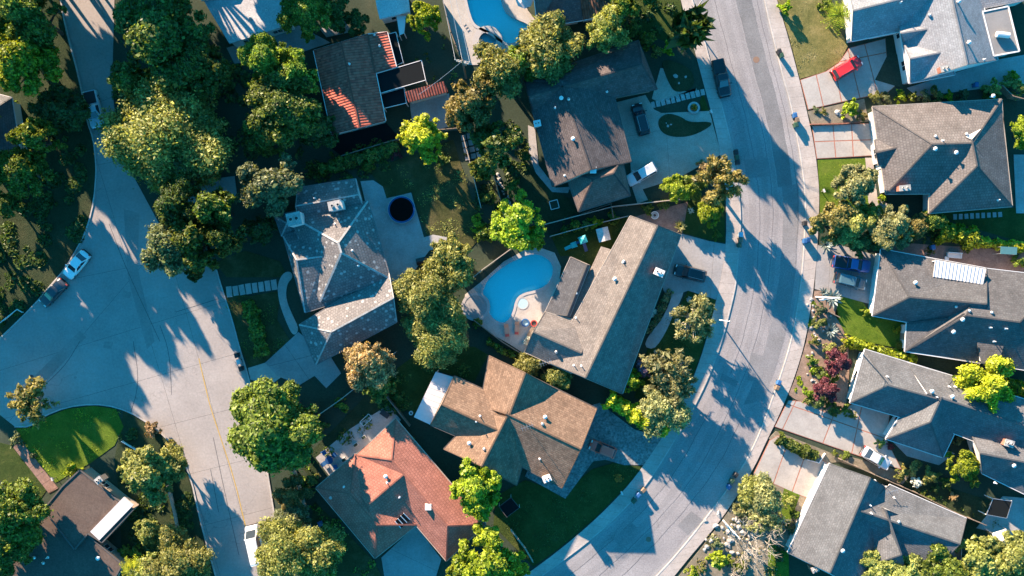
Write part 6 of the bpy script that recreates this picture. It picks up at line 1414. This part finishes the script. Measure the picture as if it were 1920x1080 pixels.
def pot(x, y, label, lm='petal'):
    p = G(x, y); t = thing('potted_plant', label, 'potted plant', (p.x, p.y, .08)); MB().tube([(0,0,0),(0,0,.45)], [.2,.3], 12).build('pot', M['brick'], t)
    g = np.random.default_rng(int(x)); P = unit(g, 60)*g.uniform(.1,.38,(60,1)); P[:,2] = abs(P[:,2])+.5; me = leaf_mesh('foliage', P, unit(g,60), .16, 1.4, 3); me.materials[0] = LM[lm]; link('foliage', me, t)
pot(989,634,'upper potted white flowers at the tan house corner'); pot(985,642,'lower potted white flowers at the tan house corner')
# parasol
p = G(983,8); t = thing('parasol', 'white parasol at the head of the angular pool', 'parasol', (p.x, p.y, .08)); MB().tube([(0,0,0),(0,0,2.4)], [.03,.03], 8).build('pole', M['steel'], t); MB().disc((0,0),.3,0,.1,14).build('base', M['stone'], t)
V = [(0,0,2.5)] + [(1.35*math.cos(k*math.pi/4), 1.35*math.sin(k*math.pi/4), 2.0) for k in range(8)]; MB().add(V, [(0,1+k,1+(k+1)%8) for k in range(8)]).build('canopy', M['metal_white'], t)
p = G(875,52); t = thing('pool_ladder', 'short steel ladder frame lying on the top pool deck', 'ladder', (p.x, p.y, .1), .6)
for s in (-.22,.22): MB().tube([(s,-.7,.03),(s,.7,.03)], [.03,.03], 6).build('rail', M['steel'], t)
for y in (-.5,0,.5): MB().tube([(-.22,y,.03),(.22,y,.03)], [.03,.03], 6).build('rung', M['steel'], t)
# patio sets
def chair(x, y, rz, mat, label, group=None):
    p = G(x, y); t = thing('patio_chair', label, 'chair', (p.x, p.y, .08), rz, group); MB().box(-.32,.32,-.32,.32,.36,.46).build('seat', M[mat], t); MB().box(-.32,.32,.26,.36,.46,.95).build('backrest', M[mat], t)
    for sx in (-1,1):
        for sy in (-1,1): MB().box(sx*.28-.03, sx*.28+.03, sy*.28-.03, sy*.28+.03, 0, .36).build('leg', M['steel'], t)
for x, y, r, lab in [(609,848,.5,'blue patio chair, northernmost behind the terracotta house'),(628,852,-.8,'blue patio chair, easternmost behind the terracotta house'),(609,868,2.2,'blue patio chair, westernmost behind the terracotta house'),(630,874,3.4,'blue patio chair, nearest the terracotta roof')]: chair(x, y, r, 'blue_plastic', lab)
p = G(619,861); t = thing('patio_table', 'round patio table among the blue chairs', 'table', (p.x, p.y, .08)); MB().disc((0,0),.6,.70,.74,20).build('table_top', M['blue_vinyl'], t); MB().tube([(0,0,0),(0,0,.7)], [.05,.05], 8).build('leg', M['steel'], t)
for x, y, lab in [(646,861,'white garden box, lowest along the terracotta patio'),(668,833,'white garden box, middle of the terracotta patio'),(683,819,'white garden box, highest on the terracotta patio')]:
    p = G(x, y); t = thing('planter_box', lab, 'planter', (p.x, p.y, .08), .6); MB().box(-.35,.35,-.25,.25,0,.5).build('box', M['metal_white'], t); MB().box(-.3,.3,-.2,.2,.5,.53).build('soil', M['soil'], t)
p = G(690,790); t = thing('football_goal', 'white rectangular goal frame at the corner of the terracotta patio', 'goal', G(688,786)*1, .75); fr = MB()
for a, b in (((-.9,-.4,.8),(.9,-.4,.8)),((.9,-.4,.8),(.9,.4,.8)),((.9,.4,.8),(-.9,.4,.8)),((-.9,.4,.8),(-.9,-.4,.8))): fr.bar(a, b, .07, .07)
fr.build('frame', M['white'], t)
for sx in (-.9,.9): MB().box(sx-.04,sx+.04,-.04,.04,0,.75).build('leg', M['white'], t)
p = G(723,775); t = thing('patio_table', 'dark table at the north corner of the terracotta patio', 'table', (p.x, p.y, .08), -.6); MB().box(-.7,.7,-.4,.4,.70,.75).build('table_top', M['charcoal'] if 'charcoal' in M else M['black'], t)
for sx in (-.6,.6): MB().box(sx-.05,sx+.05,-.3,.3,0,.7).build('leg', M['steel'], t)
p = G(791,490); t = thing('grill', 'dark covered grill on the slate house patio', 'grill', (p.x, p.y, .08), .2); MB().box(-.75,.75,-.5,.5,.1,.95).build('cabinet', M['black'], t); MB().tube([(-.7,0,.95),(.7,0,.95)], [.42,.42], 12).build('hood', M['black'], t)
for sx in (-.6,.6): MB().box(sx-.06,sx+.06,-.4,.4,0,.1).build('foot', M['steel'], t)
p = G(1039,384); t = thing('sandbox', 'square white framed sandbox on the yard below the dark roofed house', 'sandbox', (p.x, p.y, .06), .25); fr = MB()
for a, b in (((-.62,-.62,.3),(.62,-.62,.3)),((.62,-.62,.3),(.62,.62,.3)),((.62,.62,.3),(-.62,.62,.3)),((-.62,.62,.3),(-.62,-.62,.3))): fr.bar(a, b, .1, .28)
fr.build('frame', M['white'], t); MB().box(-.58,.58,-.58,.58,0,.06).build('sand', M['soil'], t)
p = G(1227,404); t = thing('stone_ring', 'white stone ring on the dark brick yard', 'ring', (p.x, p.y, .08)); MB().ring((0,0),.2,.58,0,.3,24).build('ring', M['stone'], t); MB().ring((0,0),.52,.6,.28,.33,24).build('edge', M['white'], t)
p = G(771,774); t = thing('ring_feeder', 'small white ring on the yard beside the brown house', 'ring', (p.x, p.y, .06)); MB().ring((0,0),.16,.32,0,.35,16).build('ring', M['white'], t); MB().disc((0,0),.17,0,.1,16).build('bottom', M['soil'], t)
p = G(1300,203); t = thing('fire_pit', 'round stone fire bowl with orange plants beside the stepping slabs', 'fire pit', (p.x, p.y, .1)); MB().ring((0,0),.6,.9,0,.35,20).build('rim', M['stone'], t); MB().disc((0,0),.62,0,.2,20).build('bed', M['mulch'], t)
g = np.random.default_rng(4); P = unit(g, 90)*g.uniform(.1,.5,(90,1)); P[:,2] = abs(P[:,2])*.5+.25; me = leaf_mesh('foliage', P, unit(g,90), .2, 1.4, 3); me.materials[0] = LM['orange']; link('foliage', me, t)
p = G(1786,479); t = thing('outdoor_sofa', 'pale outdoor sofa in the brown paved yard', 'sofa', (p.x, p.y, .08), -.08); MB().box(-1.05,1.05,-.4,.4,.15,.45).build('seat', M['metal_white'], t); MB().box(-1.05,1.05,.28,.42,.45,.8).build('backrest', M['metal_white'], t)
for sx in (-1,1): MB().box(sx*1.0-.07,sx*1.0+.07,-.4,.28,.45,.62).build('armrest', M['metal_white'], t)
p = G(1772,485); t = thing('side_table', 'small pale table beside the outdoor sofa', 'table', (p.x, p.y, .08)); MB().box(-.3,.3,-.3,.3,.4,.45).build('table_top', M['metal_white'], t); MB().box(-.05,.05,-.05,.05,0,.4).build('leg', M['steel'], t)
p = G(1876,471); t = thing('garden_canopy', 'dull teal canopy over the brown paved yard at the right', 'canopy', (p.x, p.y, .08), -.05); MB().box(-1.2,1.2,-.55,.55,2.0,2.08).build('canopy', M['canopy_teal'], t)
for sx in (-1.2,1.2):
    for sy in (-.5,.5): MB().box(sx-.04,sx+.04,sy-.04,sy+.04,0,2).build('post', M['steel'], t)
p = G(1862,1001); t = thing('garden_tent', 'white pointed canopy by the lower right trees', 'canopy', (p.x, p.y, .05), .3); MB().add([(-1.1,-1.1,2.1),(1.1,-1.1,2.1),(1.1,1.1,2.1),(-1.1,1.1,2.1),(0,0,2.9)], [(0,1,4),(1,2,4),(2,3,4),(3,0,4)]).build('canopy', M['white'], t)
for sx in (-1.05,1.05):
    for sy in (-1.05,1.05): MB().box(sx-.04,sx+.04,sy-.04,sy+.04,0,2.1).build('post', M['steel'], t)
pergola('trellis', 'dark gridded trellis at the corner of the large dark lawn', [(936,950),(958,933),(974,952),(950,970)], 2.0, 'trellis', 'fascia_d')
pergola('pergola', 'dark square pergola in the concrete back yard at the lower right', [(1862,935),(1898,940),(1888,972),(1850,965)], 2.3, 'pergola', 'steel')
def mailbox(x, y, label):
    p = G(x, y); t = thing('mailbox', label, 'mailbox', (p.x, p.y, .1), .4); MB().box(-.05,.05,-.05,.05,0,1).build('post', M['wood_pale'], t); MB().box(-.13,.13,-.26,.26,1,1.15).tube([(0,-.26,1.15),(0,.26,1.15)], [.13,.13], 12).build('box', M['metal_white'], t)
mailbox(1164,921,'white mailbox on the sidewalk edge of the large dark lawn'); mailbox(1540,359,'mailbox on the east sidewalk before the grey-green tree'); mailbox(1330,212,'mailbox on the verge by the stepping slabs')
mailbox(106,895,'small white post box by the brick walk')
p = G(1620,262); fence([(1555,585),(1575,595)], 'short rail in the mulched garden', .6, 'wood')
